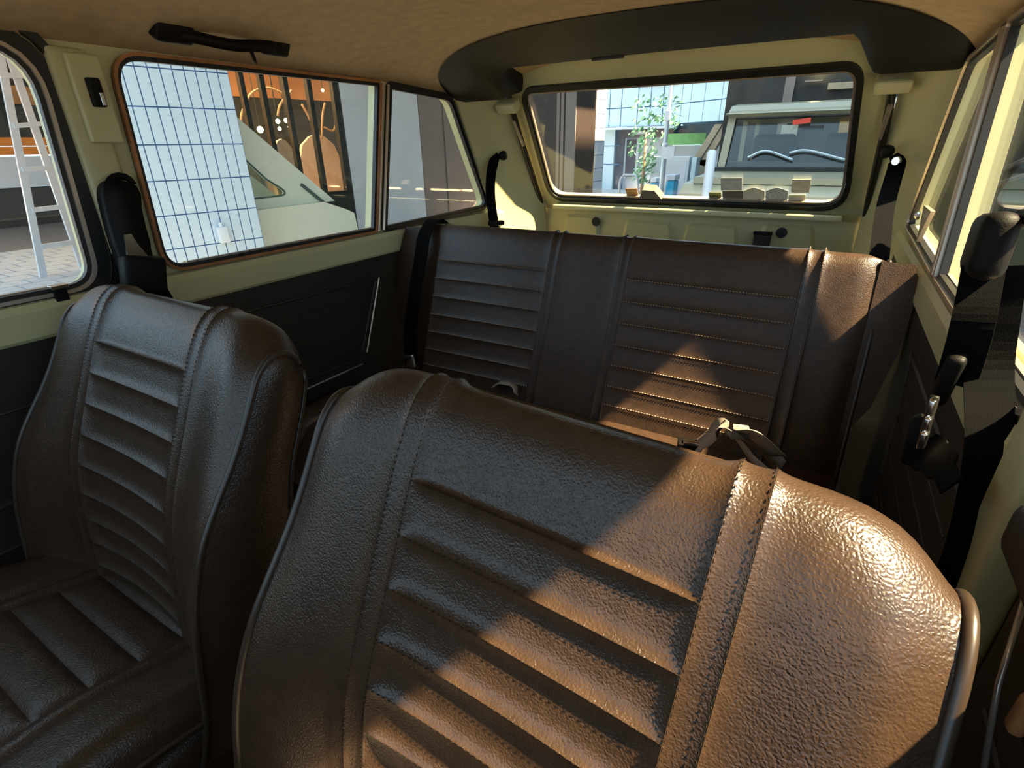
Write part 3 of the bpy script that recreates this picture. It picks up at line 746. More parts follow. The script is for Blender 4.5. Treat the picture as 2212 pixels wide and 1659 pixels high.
# right front belt
def rp(px, py, x): return on(px, py, 'x', x)
o = rp(2135, 530, 0.135); r = empty('front_seat_belt', o)
dv = V((-0.35, 0.94, 0)); 
G().obox((0, 0, 0), (0.1, 1, -0.12), (1, -0.1, 0), (0.0, 0.12, 1), 0.048, 0.014, 0.030, 0.012).build('guide_cover', 'black', r, True)
G().tube([V((0.012, -0.02, 0.028)), V((0.02, -0.05, 0.032)), V((0.045, -0.08, 0.02))], 0.008, 8).build('anchor_bolt', 'black', r, True)
pth = [rp(2125, 575, 0.135), rp(2105, 680, 0.135), rp(2085, 760, 0.137), rp(2062, 830, 0.140)]
G().ribbon([p-o for p in catmull(pth, 6)], 0.016, (1, -0.3, 0), 0.003).build('webbing_front', 'web', r)
pth = [rp(2165, 575, 0.150), rp(2150, 680, 0.155), rp(2135, 800, 0.16), rp(2140, 960, 0.165), rp(2110, 1150, 0.165), rp(2050, 1330, 0.165)]
G().ribbon([p-o for p in catmull(pth, 6)], 0.018, (1, -0.3, 0), 0.003).build('webbing_rear', 'web', r)
c = rp(2055, 800, 0.136)-o
G().obox(c, (0.25, 1, 0.3), (1, -0.25, 0), (0, -0.3, 1), 0.026, 0.008, 0.030, 0.006).build('tongue_cover', 'black', r, True)
c = rp(2028, 835, 0.130)-o; G().obox(c, (0.25,1,0.3), (1,-0.25,0), (0,-0.3,1), 0.007, 0.003, 0.010, 0.002).build('tongue', 'chrome', r)
tag(r, 'black front seat belt with thick guide cover by the right door window', 'seat belt')
# linkage bracket and lower buckle behind the near seat
o = rp(2000, 920, 0.12); r = empty('belt_stalk', o)
for k, (px, py) in enumerate(((2012, 880), (2002, 918), (1994, 950))):
    G().obox(rp(px, py, 0.12)-o, (0.3, 1, 0), (1, -0.3, 0), (0, 0.1, 1), 0.006, 0.003, 0.009, 0.002).build('link_plate', 'chrome', r, True)
G().tube([rp(2020, 855, 0.122)-o, rp(2005, 905, 0.122)-o, rp(1990, 960, 0.122)-o], 0.004, 6).build('stalk_rod', 'black', r, True)
G().obox(rp(1978, 950, 0.125)-o, (0.3,1,0), (1,-0.3,0), (0,0.15,1), 0.011, 0.008, 0.026, 0.005).build('buckle_body', 'black', r, True)
pth = [rp(1985, 965, 0.125), rp(2000, 975, 0.128), rp(2030, 1000, 0.13), rp(2055, 1050, 0.13)]
G().ribbon([p-o for p in catmull(pth, 5)], [0.02]*8+[0.016]*4+[0.01]*10, (0.3, 1, 0.4), 0.002).build('strap_tail', 'web', r)
tag(r, 'black belt stalk with bright metal links in the right rear footwell', 'buckle')
# pale tube for the sunlit line of the door edge, and door pull
a = rp(2216, 1290, 0.165); b = rp(2122, 1680, 0.165)
G().tube([a, (a+b)/2 + V((-0.003, 0, 0)), b], 0.002, 6).build('lit_edge_line', 'channel', WR, True)
o = rp(2208, 1545, 0.150); r = empty('door_pull', o)
G().obox((0, 0, 0), (0, 1, 0), (1, 0, 0), (0, 0, 1), 0.005, 0.004, 0.014, 0.003).build('grip', 'brass', r, True)
G().obox((0.012, 0, -0.004), (0, 1, 0), (1, 0, 0), (0, 0, 1), 0.006, 0.006, 0.018, 0.003).build('base_plate', 'black', r, True)
tag(r, 'small brown door pull at the extreme lower right edge', 'handle')
# small pale triangular wedge by the right quarter window
o = rp(1995, 470, XR-0.02); r = empty('quarter_window_wedge', o)
G().prism([V((0, 0.05, 0.02)), V((0, -0.07, 0.02)), V((0.0, 0.0, -0.05))], (0.008, 0, 0)).build('plate', 'channel', r)
G().lathe((-0.004, 0.03, 0.0), (-1, 0, 0), [(0.008, 0), (0.009, 0.006), (0.004, 0.010)], 10).build('stud', 'chrome', r)
tag(r, 'pale triangular wedge at the foot of the right quarter window', 'latch')
# stickers on the rear glass
def sticker(px0, py0, px1, py1, m_, label, shape='rect', text=None, tm='pale_ink'):
    n = TN; p0 = TP - TN*-0.006
    cs = [onp(px0, py1, p0, n), onp(px1, py1, p0, n), onp(px1, py0, p0, n), onp(px0, py0, p0, n)]
    c = sum(cs, V())/4; ex = ((cs[1]-cs[0]) + (cs[2]-cs[3])).normalized(); ey = n.cross(ex); ey = ey if ey.z > 0 else -ey
    hw = ((cs[1]-cs[0]).length + (cs[2]-cs[3]).length)/4; hh = ((cs[3]-cs[0]).length + (cs[2]-cs[1]).length)/4
    pl = [(-1, -1), (1, -1), (1, 1), (-1, 1)] if shape == 'rect' else [(-1, -1), (1, -1), (1, 0.55), (0.15, 1), (-0.15, 1), (-1, 0.55)]
    o = G().prism([ex*hw*a + ey*hh*b for a, b in pl], n*-0.0008).build('window_sticker', m_); o.location = c
    tag(o, label, 'sticker', 'stickers along the rear glass')
    if text:
        cu = bpy.data.curves.new('txt', 'FONT'); cu.body = text; cu.size = hh*1.1; cu.align_x = 'CENTER'; cu.align_y = 'CENTER'; cu.extrude = 0.0002; cu.offset = 0.0004
        to = bpy.data.objects.new('tmp', cu); COL.objects.link(to); dg = bpy.context.evaluated_depsgraph_get()
        me = bpy.data.meshes.new_from_object(to.evaluated_get(dg)); bpy.data.objects.remove(to)
        me.materials.clear(); me.materials.append(MT[tm])
        t = bpy.data.objects.new('lettering', me); COL.objects.link(t); t.parent = o
        M_ = Matrix((ex, ey, ex.cross(ey))).transposed().to_4x4(); t.matrix_local = Matrix.Translation(-n*0.0014 - ey*hh*0.2) @ M_
    return o
sticker(1353, 407, 1378, 427, 'orangepaper', 'orange and dark sticker on the rear glass left of the brown hump')
sticker(1532, 415, 1558, 432, 'yellowpaper', 'small yellow-green sticker with dark letters on the rear glass', 'rect', 'VDV', 'ink')
sticker(1557, 384, 1603, 411, 'greypaper', 'pale grey rectangular sticker, upper left one over the parked car')
sticker(1561, 412, 1605, 435, 'brownpaper', 'dark brown rectangular sticker below the pale grey one')
sticker(1605, 405, 1652, 437, 'paper', 'lighter cream pointed-top sticker with emblem beside the dark brown sticker', 'house', 'DV')
sticker(1654, 405, 1702, 436, 'greypaper', 'darker tan pointed-top sticker with emblem, right of its cream twin', 'house', 'DV')
sticker(1710, 387, 1750, 416, 'paper', 'cream square sticker raised above the others at the right')
sticker(1703, 421, 1739, 442, 'paper', 'small tan sticker at the lower right end of the row')

# =================================================================== OUTSIDE, LEFT: BUILDING UNDER AN ADDED SHADE SLAB
WO = V((-4.0, 2.72, 0)); WA = V((0.187, 0.982, 0)).normalized(); WN = V((WA.y, -WA.x, 0))   # along wall, towards the car
def W(s, d, z): return WO + WA*s - WN*d + V((0, 0, z))
def onW(px, py, d): 
    p = onp(px, py, WO - WN*d, WN); return (p-WO).dot(WA), p.z
gr = struct(G().box((-45, -25, -0.05), (40, 60, 0.0)).build('floor_street', 'asphalt'))
fw = struct(G().box((-30, 9.5, 0.0), (-1.8, 40, 0.012)).build('floor_pavement', 'paver'))
ov = struct(G().prism([V((-32, 0.9, 3.05)), V((-1.75, 0.9, 3.05)), V((-1.75, 7.0, 3.05)), V((-2.6, 7.0, 3.05)), V((-5.0, 10.5, 3.05)), V((-32, 10.5, 3.05))], (0, 0, 0.6)).build('shade_slab', 'white'))  # unseen slab added to hold the sun off the tiled pillar
# tiled pillar
PW, PD, TW, TH = 0.90, 0.50, 0.0745, 0.2330
pr = empty('tiled_pillar', W(-PW/2, PD/2, 0)); o = pr.location
G().prism([W(-PW, 0.006, 0)-o, W(0, 0.006, 0)-o, W(0, PD, 0)-o, W(-PW+0.006, PD, 0)-o], (0, 0, 3.05)).build('core', 'grout', pr)
tile_me = None; gapw = 0.008
def brick_mesh(nm, ex, en, w_, h_, t_, m_):
    return G().obox((0, 0, 0), ex, en, (0, 0, 1), w_/2, t_/2, h_/2).build(nm, m_)
t0 = brick_mesh('tile', WA, WN, TW-gapw, TH-gapw, 0.012, 'tile')
first = True
z0 = 1.25 - 0.233*5 + 0.012
for k in range(12):
    for j in range(-6, 8):
        zc = 1.25 + TH*(j+0.5) + 0.045
        if zc < 0.0 or zc > 3.0: continue
        c = W(-PW + TW*(k+0.5) + 0.003, 0.002, zc) - o
        t = t0 if first else t0.copy()
        if not first: COL.objects.link(t)
        t.parent = pr; t.location = c; first = False
t1 = brick_mesh('tile', WN, WA, TW-gapw, TH-gapw, 0.012, 'tile'); first = True
for k in range(6):
    for j in range(-6, 8):
        zc = 1.25 + TH*(j+0.5) + 0.045
        if zc < 0.0 or zc > 3.0: continue
        c = W(-PW + 0.002, 0.03 + TW*(k+0.5), zc) - o
        t = t1 if first else t1.copy()
        if not first: COL.objects.link(t)
        t.parent = pr; t.location = c; first = False
tag(pr, 'pale blue tiled pillar outside the left side window', 'pillar')
s_, z_ = onW(482, 507, -0.03); c = W(s_, -0.03, z_)
r = empty('switch_box', c); G().obox((0, 0, 0), WA, WN, (0,0,1), 0.038, 0.024, 0.06, 0.008).build('body', 'white', r, True)
G().tube([WA*0.0+V((0,0,0.06)), V((0,0,0.09))], 0.014, 8).build('conduit', 'white', r); tag(r, 'small white switch box fixed low on the tiled pillar', 'box')
# solid pale car standing in for a reflection in the shop window
dc = 0.30; o = W(0.5, dc+0.5, 0)
pc = empty('reflected_car', o)
def WP(px, py, d): s, z = onW(px, py, d); return V((s, z))
def ext(pts, d0, d1, nm, m_, par, holes=()):
    return G().prism([W(p.x, d0, p.y)-o for p in pts], -WN*(d1-d0), [[W(p.x, d0, p.y)-o for p in h] for h in holes]).build(nm, m_, par)
deck = WP(700, 436, dc); tailp = WP(762, 456, dc); low = WP(768, 497, dc); beltL = WP(560, 452, dc)
zb = beltL.y - 0.02; L0 = -0.42
body = [V((L0, 0.28)), V((low.x+0.02, 0.28)), V((low.x+0.03, low.y)), V((tailp.x+0.015, tailp.y-0.02)), V((tailp.x-0.06, tailp.y+0.02)), V((deck.x, deck.y)), V((beltL.x, zb+0.012)), V((L0, zb))]
ext(body, dc, dc+1.45, 'body', 'sagecar', pc)
lo2 = [V((L0, low.y-0.16)), V((low.x+0.02, low.y-0.16)), V((low.x+0.025, low.y-0.02)), V((L0, low.y-0.05))]
ext(lo2, dc-0.012, dc+0.01, 'side_moulding', 'greytrim', pc)
cA = WP(520, 262, dc+0.10); cB = WP(720, 437, dc+0.10); 
top = cA.y + 0.30; xtop = cA.x - 0.30*(cB.x-cA.x)/(cA.y-cB.y)
cab = [V((L0+0.05, zb)), V((cB.x+0.02, deck.y-0.01)), V((xtop, top)), V((L0+0.12, top+0.02))]
wc = WP(628, 420, dc+0.10)
hole = rounded([V((L0+0.12, wc.y-0.02)), V((wc.x, wc.y)), V((wc.x-0.20, wc.y+0.12+0.02)), V((xtop-0.18, top-0.07)), V((L0+0.14, top-0.06))], [0.02, 0.05, 0.05, 0.03, 0.03])
ext(cab, dc+0.10, dc+0.14, 'cabin_side', 'sagecar', pc, [hole])
ext(cab, dc+1.31, dc+1.35, 'cabin_side', 'sagecar', pc, [hole])
ext([V((L0+0.12, top)), V((xtop, top)), V((xtop-0.03, top+0.05)), V((L0+0.14, top+0.06))], dc+0.10, dc+1.35, 'roof', 'sagecar', pc)
gp = [W(xtop, dc+0.16, top)-o, W(cB.x, dc+0.16, deck.y)-o, W(cB.x, dc+1.3, deck.y)-o, W(xtop, dc+1.3, top)-o]
G().prism(gp, (0, 0, 0.006)).build('sloping_screen', 'glass', pc)
rm = [W(p.x, dc+0.095, p.y)-o for p in hole]; G().tube(rm, 0.008, 6, True).build('window_trim', 'greytrim', pc)
G().prism([W(L0+0.12, dc+0.115, wc.y-0.03)-o, W(wc.x, dc+0.115, wc.y-0.03)-o, W(xtop-0.15, dc+0.115, top-0.06)-o, W(L0+0.14, dc+0.115, top-0.06)-o], -WN*0.004).build('side_pane', 'glass', pc)
a_ = WP(650, 398, dc+0.09); b_ = WP(700, 438, dc+0.09)
G().tube([W(a_.x, dc+0.09, a_.y)-o, W(b_.x, dc+0.09, b_.y)-o], 0.016, 6).build('pillar_vent', 'greytrim', pc)
for s in (-0.1, low.x-0.45):
    G().lathe(W(s, dc+0.02, 0.28)-o, -WN, [(0.27, 0), (0.28, 0.03), (0.28, 0.17), (0.2, 0.18)], 20).build('wheel', 'rubber', pc, True)
tag(pc, 'pale sage car reflection in the shop window, modelled as a solid car past the tiled pillar', 'car')
# shopfront mullions, chairs, ceiling, lamps, branches
DM = 2.1
sf = empty('shopfront', W(0.6, DM, 0)); o = sf.location
for (pxt, pxb, wd) in ((527, 575, 0.05), (566, 620, 0.055), (614, 668, 0.055), (666, 712, 0.055), (719, 768, 0.09)):
    s, z = onW(pxt+ (pxb-pxt)*0.45, 300, DM)
    G().prism([W(s-wd/2, DM, 0)-o, W(s+wd/2, DM, 0)-o, W(s+wd/2, DM+0.08, 0)-o, W(s-wd/2, DM+0.08, 0)-o], (0, 0, 3.05)).build('mullion', 'mullion', sf)
    sl = s
zt = onW(600, 160, DM)[1]; zk = onW(700, 410, DM)[1]
G().prism([W(-0.34, DM-0.02, zt)-o, W(sl, DM-0.02, zt)-o, W(sl, DM+0.1, zt)-o, W(-0.34, DM+0.1, zt)-o], (0, 0, 3.0-zt)).build('head_panel', 'mullion', sf)
G().prism([W(-0.34, DM-0.01, 0.02)-o, W(sl, DM-0.01, 0.02)-o, W(sl, DM+0.1, 0.02)-o, W(-0.34, DM+0.1, 0.02)-o], (0, 0, max(0.1, zk-0.05))).build('sill_panel', 'mullion', sf)
G().prism([W(-0.34, DM+0.04, 0.1)-o, W(sl, DM+0.04, 0.1)-o, W(sl, DM+0.046, 0.1)-o, W(-0.34, DM+0.046, 0.1)-o], (0, 0, 2.8)).build('pane', 'glass', sf)
tag(sf, 'dark framed shop window with slim upright mullions', 'shop window')
rm_ = struct(empty('wall_shop_interior', W(0.5, 6.3, 0))); o = rm_.location
G().prism([W(0.62, 6.3, 0)-o, W(5.5, 6.3, 0)-o, W(5.5, 6.4, 0)-o, W(0.62, 6.4, 0)-o], (0, 0, 3.0)).build('back_wall', 'dark', rm_)
zc1 = onW(650, 215, 6.25)[1]
G().prism([W(0.62, 6.26, zc1)-o, W(5.5, 6.26, zc1)-o, W(5.5, 6.3, zc1)-o, W(0.62, 6.3, zc1)-o], (0, 0, 3.0-zc1)).build('timber_frieze', 'shopceil', rm_)
G().prism([W(-0.33, DM+0.12, 2.92)-o, W(5.5, DM+0.12, 2.92)-o, W(5.5, 6.3, 2.92)-o, W(0.62, 6.3, 2.92)-o], (0, 0, 0.06)).build('timber_ceiling', 'shopceil', rm_)
for d in (3.0, 4.2, 5.4): G().prism([W(-0.33+(d-2.1)*0.226, d, 2.86)-o, W(5.5, d, 2.86)-o, W(5.5, d+0.08, 2.86)-o, W(-0.33+(d-2.1)*0.226, d+0.08, 2.86)-o], (0, 0, 0.06)).build('ceiling_beam', 'mullion', rm_)
G().prism([W(-0.35, 2.0, 0.0)-o, W(5.5, 2.0, 0.0)-o, W(5.5, 6.3, 0.0)-o, W(0.62, 6.3, 0.0)-o], (0, 0, 0.02)).build('shop_floor', 'shopwall', rm_)
G().prism([W(-0.35, 2.0, 0.0)-o, W(0.62, 6.3, 0.0)-o, W(0.56, 6.3, 0.0)-o, W(-0.41, 2.0, 0.0)-o], (0, 0, 3.0)).build('side_partition', 'shopwall', rm_)
arch = [(-0.5,0),(0.5,0),(0.47,0.62),(0.36,0.85),(0.16,0.97),(0,1.0),(-0.16,0.97),(-0.36,0.85),(-0.47,0.62)]
names = ['beige arched chair back nearest the tiled pillar', 'beige arched chair back left of the thin middle mullion', 'beige arched chair back behind the middle mullion', 'largest beige arched chair back beside the dark end mullion']
for k, (pxl, pxr, pyt, pyb) in enumerate(((508, 580, 320, 408), (560, 622, 310, 405), (600, 655, 300, 405), (655, 747, 290, 402))):
    d = 2.6 + 0.85*(k % 2); sl_, zb_ = onW(pxl, pyb, d); sr_, _ = onW(pxr, pyb, d); zt_ = onW((pxl+pxr)/2, pyt, d)[1]
    o = W((sl_+sr_)/2, d, 0); ch = empty('arched_chair', o)
    G().prism([WA*(a*(sr_-sl_)) + V((0,0,zb_-0.25 + b*(zt_-zb_+0.25))) for a, b in arch], -WN*0.07).build('backrest', 'beige', ch)
    G().obox(-WN*0.30 + V((0,0,0.44)), WA, WN, (0,0,1), (sr_-sl_)/2*0.95, 0.24, 0.05, 0.02).build('seat', 'beige', ch)
    for i in (-1, 1):
        for j in (0.06, 0.50): G().tube([WA*i*(sr_-sl_)*0.4 - WN*j + V((0,0,0.02)), WA*i*(sr_-sl_)*0.4 - WN*j + V((0,0,0.42))], 0.018, 6).build('leg', 'mullion', ch)
    tag(ch, names[k], 'chair', 'chairs inside the shop window')
for k, (px, py, rr, lb) in enumerate(((562, 280, 0.050, 'heart-shaped cluster lamp, leftmost lit lamp in the shop'), (600, 262, 0.036, 'upper left of the paired lit shop lamps'), (618, 260, 0.036, 'upper right of the paired lit shop lamps'), (627, 274, 0.040, 'lowest lit lamp beside the middle mullion'), (604, 278, 0.03, 'small lit lamp under the paired shop lamps'), (697, 195, 0.025, 'tiny lit spot lamp high at the right of the shop'))):
    s, z = onW(px, py, 4.6); c = W(s, 4.6, z); r = empty('shop_lamp', c)
    G().lathe((0,0,0), (0,0,1), [(rr*0.2, -rr), (rr*0.7, -rr*0.7), (rr, 0), (rr*0.7, rr*0.7), (rr*0.2, rr)], 12).build('bulb', 'bulb', r, True)
    G().tube([V((0,0,rr)), V((0,0,2.9-z))], 0.006, 5).build('cord', 'mullion', r)
    tag(r, lb, 'lamp', 'lit lamps inside the shop')
for k, (pts, lb) in enumerate((
    ([(520, 270), (524, 240), (545, 200), (580, 190), (617, 205)], 'pale curved branch arching near the pillar edge'),
    ([(600, 250), (606, 225), (630, 195)], 'short pale branch left of the second mullion'),
    ([(685, 300), (670, 258), (652, 225)], 'pale branch leaning left between the right mullions'),
    ([(695, 300), (697, 250), (702, 222)], 'upright pale branch beside the dark end mullion'),
    ([(700, 275), (720, 282), (727, 262)], 'low twig crossing beside the dark end mullion'))):
    P = [W(*((lambda q: (q[0], 3.4, q[1]))(onW(a, b, 3.4)))) for a, b in pts]
    g = G().tube(catmull(P, 5), 0.016, 6); tag(g.build('branch', 'bark', None, True, P[0]), lb, 'branch', 'decorative branches inside the shop')
li = bpy.data.lights.new('shop_light', 'AREA'); lo_ = bpy.data.objects.new('shop_light', li); COL.objects.link(lo_)
lo_.location = W(0.8, 4.0, 2.80); li.size = 2.5; li.energy = 260; li.color = (1.0, 0.72, 0.42); lo_.rotation_euler = (0, 0, 0)
# white wall, taupe cladding
PDp = 2.1; s_a = onW(737, 300, PDp)[0] + 0.05; s_b = onW(908, 300, PDp)[0]; s_c = onW(1075, 300, PDp)[0]
st_ = struct(G().prism([W(s_a, PDp, 0), W(s_b, PDp, 0), W(s_b, PDp+0.10, 0), W(s_a, PDp+0.10, 0)], (0, 0, 3.05)).build('wall_white_pier', 'white'))
cl = struct(empty('wall_taupe_cladding', W((s_b+s_c)/2, PDp, 0))); o = cl.location
edges = [s_b+0.004] + [onW(px, 300, PDp)[0] for px in (921, 962, 985, 1012)] + [s_c]
for k in range(len(edges)-1):
    d = PDp + (0.0, 0.03, 0.012, 0.03, 0.05)[k]
    G().prism([W(edges[k]+0.006, d, 0)-o, W(edges[k+1]-0.006, d, 0)-o, W(edges[k+1]-0.006, PDp+0.3, 0)-o, W(edges[k]+0.006, PDp+0.3, 0)-o], (0, 0, 3.05)).build('panel', 'brown_clad', cl)
G().prism([W(edges[0], PDp+0.10, 0)-o, W(s_c, PDp+0.10, 0)-o, W(s_c, PDp+0.4, 0)-o, W(edges[0], PDp+0.4, 0)-o], (0, 0, 3.05)).build('backing', 'dark_brown', cl)
yb = 6.35; xr_ = on(1245, 300, 'y', yb).x
bt = empty('brown_column', V(((xr_-3.6)/2, yb+0.3, 0))); o = bt.location
G().box(V((-3.6, yb, 0))-o, V((xr_-0.005, yb+0.6, 3.05))-o).build('shaft', 'dark_brown', bt)
for (p0, p1) in ((1203, 1209), (1212, 1218), (1222, 1243.5)):
    G().box(V((on(p0, 300, 'y', yb).x, yb-0.02, 0))-o, V((on(p1, 300, 'y', yb).x, yb+0.02, 3.05))-o).build('rib', 'brown_clad', bt)
tag(bt, 'dark brown ribbed column at the left of the rear window', 'column')
# ------------------------------------------------------------------ through the left door window: ladder, pavers, shopfront opposite
lx = -7.3
def LP(px, py): return on(px, py, 'x', lx)
A0, A1 = LP(102, 640), LP(-6, 90); B0, B1 = LP(196, 625), LP(4, 72)
A0.z = min(A0.z, 0.02) if A0.z < 0.3 else A0.z
o = V((lx, A0.y, 0)); ld = empty('ladder', o)
def rail(a, b, nm):
    d = (b-a).normalized(); a = a - d*(a.z/d.z) if d.z else a
    w_ = d.cross(V((1,0,0))).normalized(); c = (a+b)/2
    G().obox(c-o, V((1,0,0)), w_, d, 0.018, 0.032, (b-a).length/2).build(nm, 'steel', ld)
rail(A0, A1 + (A1-A0)*0.15, 'rail'); rail(B0, B1 + (B1-B0)*0.15, 'rail')
for (xa, ya, xb, yb_) in ((-2, 163, 78, 165), (28, 272, 106, 266), (46, 366, 132, 361), (68, 454, 156, 444), (88, 533, 172, 521), (100, 612, 185, 598)):
    a = LP(xa, ya); b = LP(xb, yb_); d = (b-a).normalized()
    G().obox((a+b)/2-o, d, V((1,0,0)), d.cross(V((1,0,0))), (b-a).length/2, 0.03, 0.022).build('rung', 'steel', ld)
tag(ld, 'pale aluminium ladder seen through the left door window', 'ladder')
pv = struct(empty('floor_pavers', (-7, 2, 0))); o = pv.location; n = 0; pm = None
for i in range(17):
    for j in range(13):
        x = -9.6 + i*0.30; y = 0.4 + j*0.30 + (i % 2)*0.15
        if pm is None: pm = G().obox((0,0,0), (1,0,0), (0,1,0), (0,0,1), 0.142, 0.142, 0.012).build('paver', 'paver'); t = pm
        else: t = pm.copy(); COL.objects.link(t)
        t.parent = pv; t.location = V((x, y, 0.014))-o
fx = -13.2
ff = empty('opposite_shopfront', V((fx-0.3, 3.4, 0))); o = ff.location
def fz(py): return on(60, py, 'x', fx).z
za, zb2, zc_, zd = fz(297), fz(334), fz(403), fz(478)
def fbox(y0, y1, z0, z1, dx, nm, m_): G().box(V((fx-0.3, y0, z0))-o, V((fx+dx, y1, z1))-o).build(nm, m_, ff)
fbox(-2, 9, za, za+6, -0.1, 'upper_wall', 'dark')
fbox(-2, 9, zb2, (za+zb2)/2-0.008, 0.06, 'orange_band', 'orange'); fbox(-2, 9, (za+zb2)/2+0.008, za, 0.06, 'orange_band', 'orange')
fbox(-2, 9, zc_, zb2-0.03, 0.03, 'white_panel', 'white'); fbox(-2, 9, 0.0, zc_-0.02, -0.05, 'dark_base', 'dark')
for y in (1.2, 2.6, 3.3, 4.4, 5.4): fbox(y, y+0.12, za, za+2.2, 0.0, 'window_post', 'mullion')
fbox(-2, 9, za+0.55, za+0.85, -0.04, 'warm_strip', 'shopwall'); fbox(2.4, 3.6, za+1.2, za+1.8, -0.04, 'pale_panel', 'sand')
tag(ff, 'shopfront across the passage with an orange band above a white panel', 'shopfront')

# =================================================================== OUTSIDE, REAR: STREET
FY = 15.5
fc = empty('panelled_building', V((-6, FY+0.5, 0))); o = fc.location
def fpx(px, py=235): return on(px, py, 'y', FY)
cols = [fpx(p).x for p in (1266, 1292, 1317, 1342, 1377.5, 1404.5, 1431.5, 1458)]
zr = [on(1342, p, 'y', FY).z for p in (275, 233.5, 190)]
rows = [zr[0], zr[1], zr[2]] ; hgt = rows[2]-rows[1]
while rows[-1] < 6: rows.append(rows[-1]+hgt)
G().box(V((cols[0]-4, FY+0.03, rows[0]))-o, V((cols[-1]+0.1, FY+0.8, 7))-o).build('wall_core', 'joint', fc)
for i in range(len(cols)-1):
    for j in range(len(rows)-1):
        G().box(V((cols[i]+0.012, FY, rows[j]+0.014))-o, V((cols[i+1]-0.012, FY+0.06, rows[j+1]-0.014))-o).build('facade_panel', 'facade', fc)
G().box(V((cols[1]-0.05, FY-0.10, rows[0]-0.06))-o, V((cols[-1]+0.1, FY+0.1, rows[0]))-o).build('canopy_edge', 'white', fc)
# angled right-hand wing
pd_ = ray(546, 320); pd_.z = 0; pd_ = -pd_.normalized()
c0 = on(1450, 300, 'y', FY-0.05); wn = V((pd_.y, -pd_.x, 0)); wn = wn if wn.y < 0 else -wn
def wing(px, py): p = onp(px, py, c0, wn); return (p-c0).dot(pd_), p.z
ce = [wing(p, 235)[0] for p in (1450, 1471, 1490, 1519, 1556, 1572)]
zw = [wing(1490, p)[1] for p in (265.5, 221.5, 176)]
while zw[-1] < 6: zw.append(zw[-1] + zw[2]-zw[1])
def wq(s, d, z): return c0 + pd_*s - wn*d + V((0, 0, z-c0.z)) - o
G().prism([wq(ce[0], 0.03, zw[0]), wq(ce[-1], 0.03, zw[0]), wq(ce[-1], 0.5, zw[0]), wq(ce[0], 0.5, zw[0])], (0, 0, 7-zw[0])).build('wall_core', 'joint', fc)
for i in range(len(ce)-1):
    for j in range(len(zw)-1):
        G().prism([wq(ce[i]+0.01, 0, zw[j]+0.012), wq(ce[i+1]-0.01, 0, zw[j]+0.012), wq(ce[i+1]-0.01, 0.05, zw[j]+0.012), wq(ce[i]+0.01, 0.05, zw[j]+0.012)], (0, 0, zw[j+1]-zw[j]-0.024)).build('facade_panel', 'facade', fc)
G().prism([wq(ce[0], -0.10, zw[2]-0.02), wq(ce[-1], -0.10, zw[2]-0.02), wq(ce[-1], 0.0, zw[2]-0.02), wq(ce[0], 0.0, zw[2]-0.02)], (0, 0, 0.16)).build('fascia', 'white', fc)
# upper window strip
for (p0, p1, m_) in ((1346, 1380, 'white'), (1384, 1409, 'windowdark'), (1412, 1440, 'white')):
    a = on(p0, 186, 'y', FY-0.06); b = on(p1, 168, 'y', FY-0.06)
    G().box(V((a.x, FY-0.06, a.z))-o, V((b.x, FY-0.01, b.z))-o).build('upper_window', m_, fc)
# ground floor
gf = lambda p0, p1, q0, q1, nm, m_, dy=0.0, th=0.1: G().box(V((on(p0, 330, 'y', FY+dy).x, FY+dy, max(0.01, on((p0+p1)/2, q1, 'y', FY+dy).z)))-o, V((on(p1, 330, 'y', FY+dy).x, FY+dy+th, on((p0+p1)/2, q0, 'y', FY+dy).z))-o).build(nm, m_, fc)
gf(1262, 1326, 277, 440, 'ground_wall', 'facade', 0.2)
gf(1326, 1346, 277, 440, 'dark_jamb', 'windowdark', 0.35); gf(1346, 1450, 277, 297, 'entrance_lintel', 'windowdark', 0.3)
gf(1346, 1450, 297, 440, 'ground_wall', 'white', 0.6)
gf(1347, 1352, 297, 385, 'door_frame', 'white', 0.45); gf(1374, 1379, 297, 385, 'door_frame', 'white', 0.45); gf(1352, 1374, 303, 382, 'door_leaf', 'windowdark', 0.5)
gf(1365, 1390, 284, 290, 'wall_sign', 'white', 0.25)
gf(1440, 1600, 260, 300, 'shop_interior', 'windowdark', 0.6); gf(1436, 1520, 288, 313, 'awning', 'greenband', -0.1)
gf(1440, 1600, 313, 440, 'ground_wall', 'white', 0.7)
gf(1296, 1298.5, 277, 400, 'wall_joint', 'joint', 0.19, 0.02); gf(1270, 1338, 315, 316.5, 'wall_joint', 'joint', 0.19, 0.02); gf(1270, 1338, 354, 356, 'wall_joint', 'joint', 0.19, 0.02)
tag(fc, 'pale blue panelled building across the street behind the car', 'building')
# slanted stair stringer
a = on(1545, 268, 'y', 14.6); b = on(1512, 350, 'y', 14.6); d = (b-a); o = V((b.x, 14.6, 0))
g = G().prism([a-o, a+V((0.35,0,0))-o, b+V((0.12,0,-0.1))-o, b-V((0.22,0,0))-o], (0, 0.3, 0)); r = empty('outdoor_stair', o); g.build('stringer', 'sand', r)
G().tube([a-o+V((0.18,-0.02,0)), b-o+V((-0.02,-0.02,0))], 0.012, 5).build('edge_line', 'dark', r)
b2 = on(1518, 345, 'y', 14.6)-o; G().box((b2.x-0.1, 0, 0), (b2.x+0.1, 0.3, b2.z)).build('support', 'sand', r)
tag(r, 'beige slanted stair side at the right of the panelled building', 'stair')
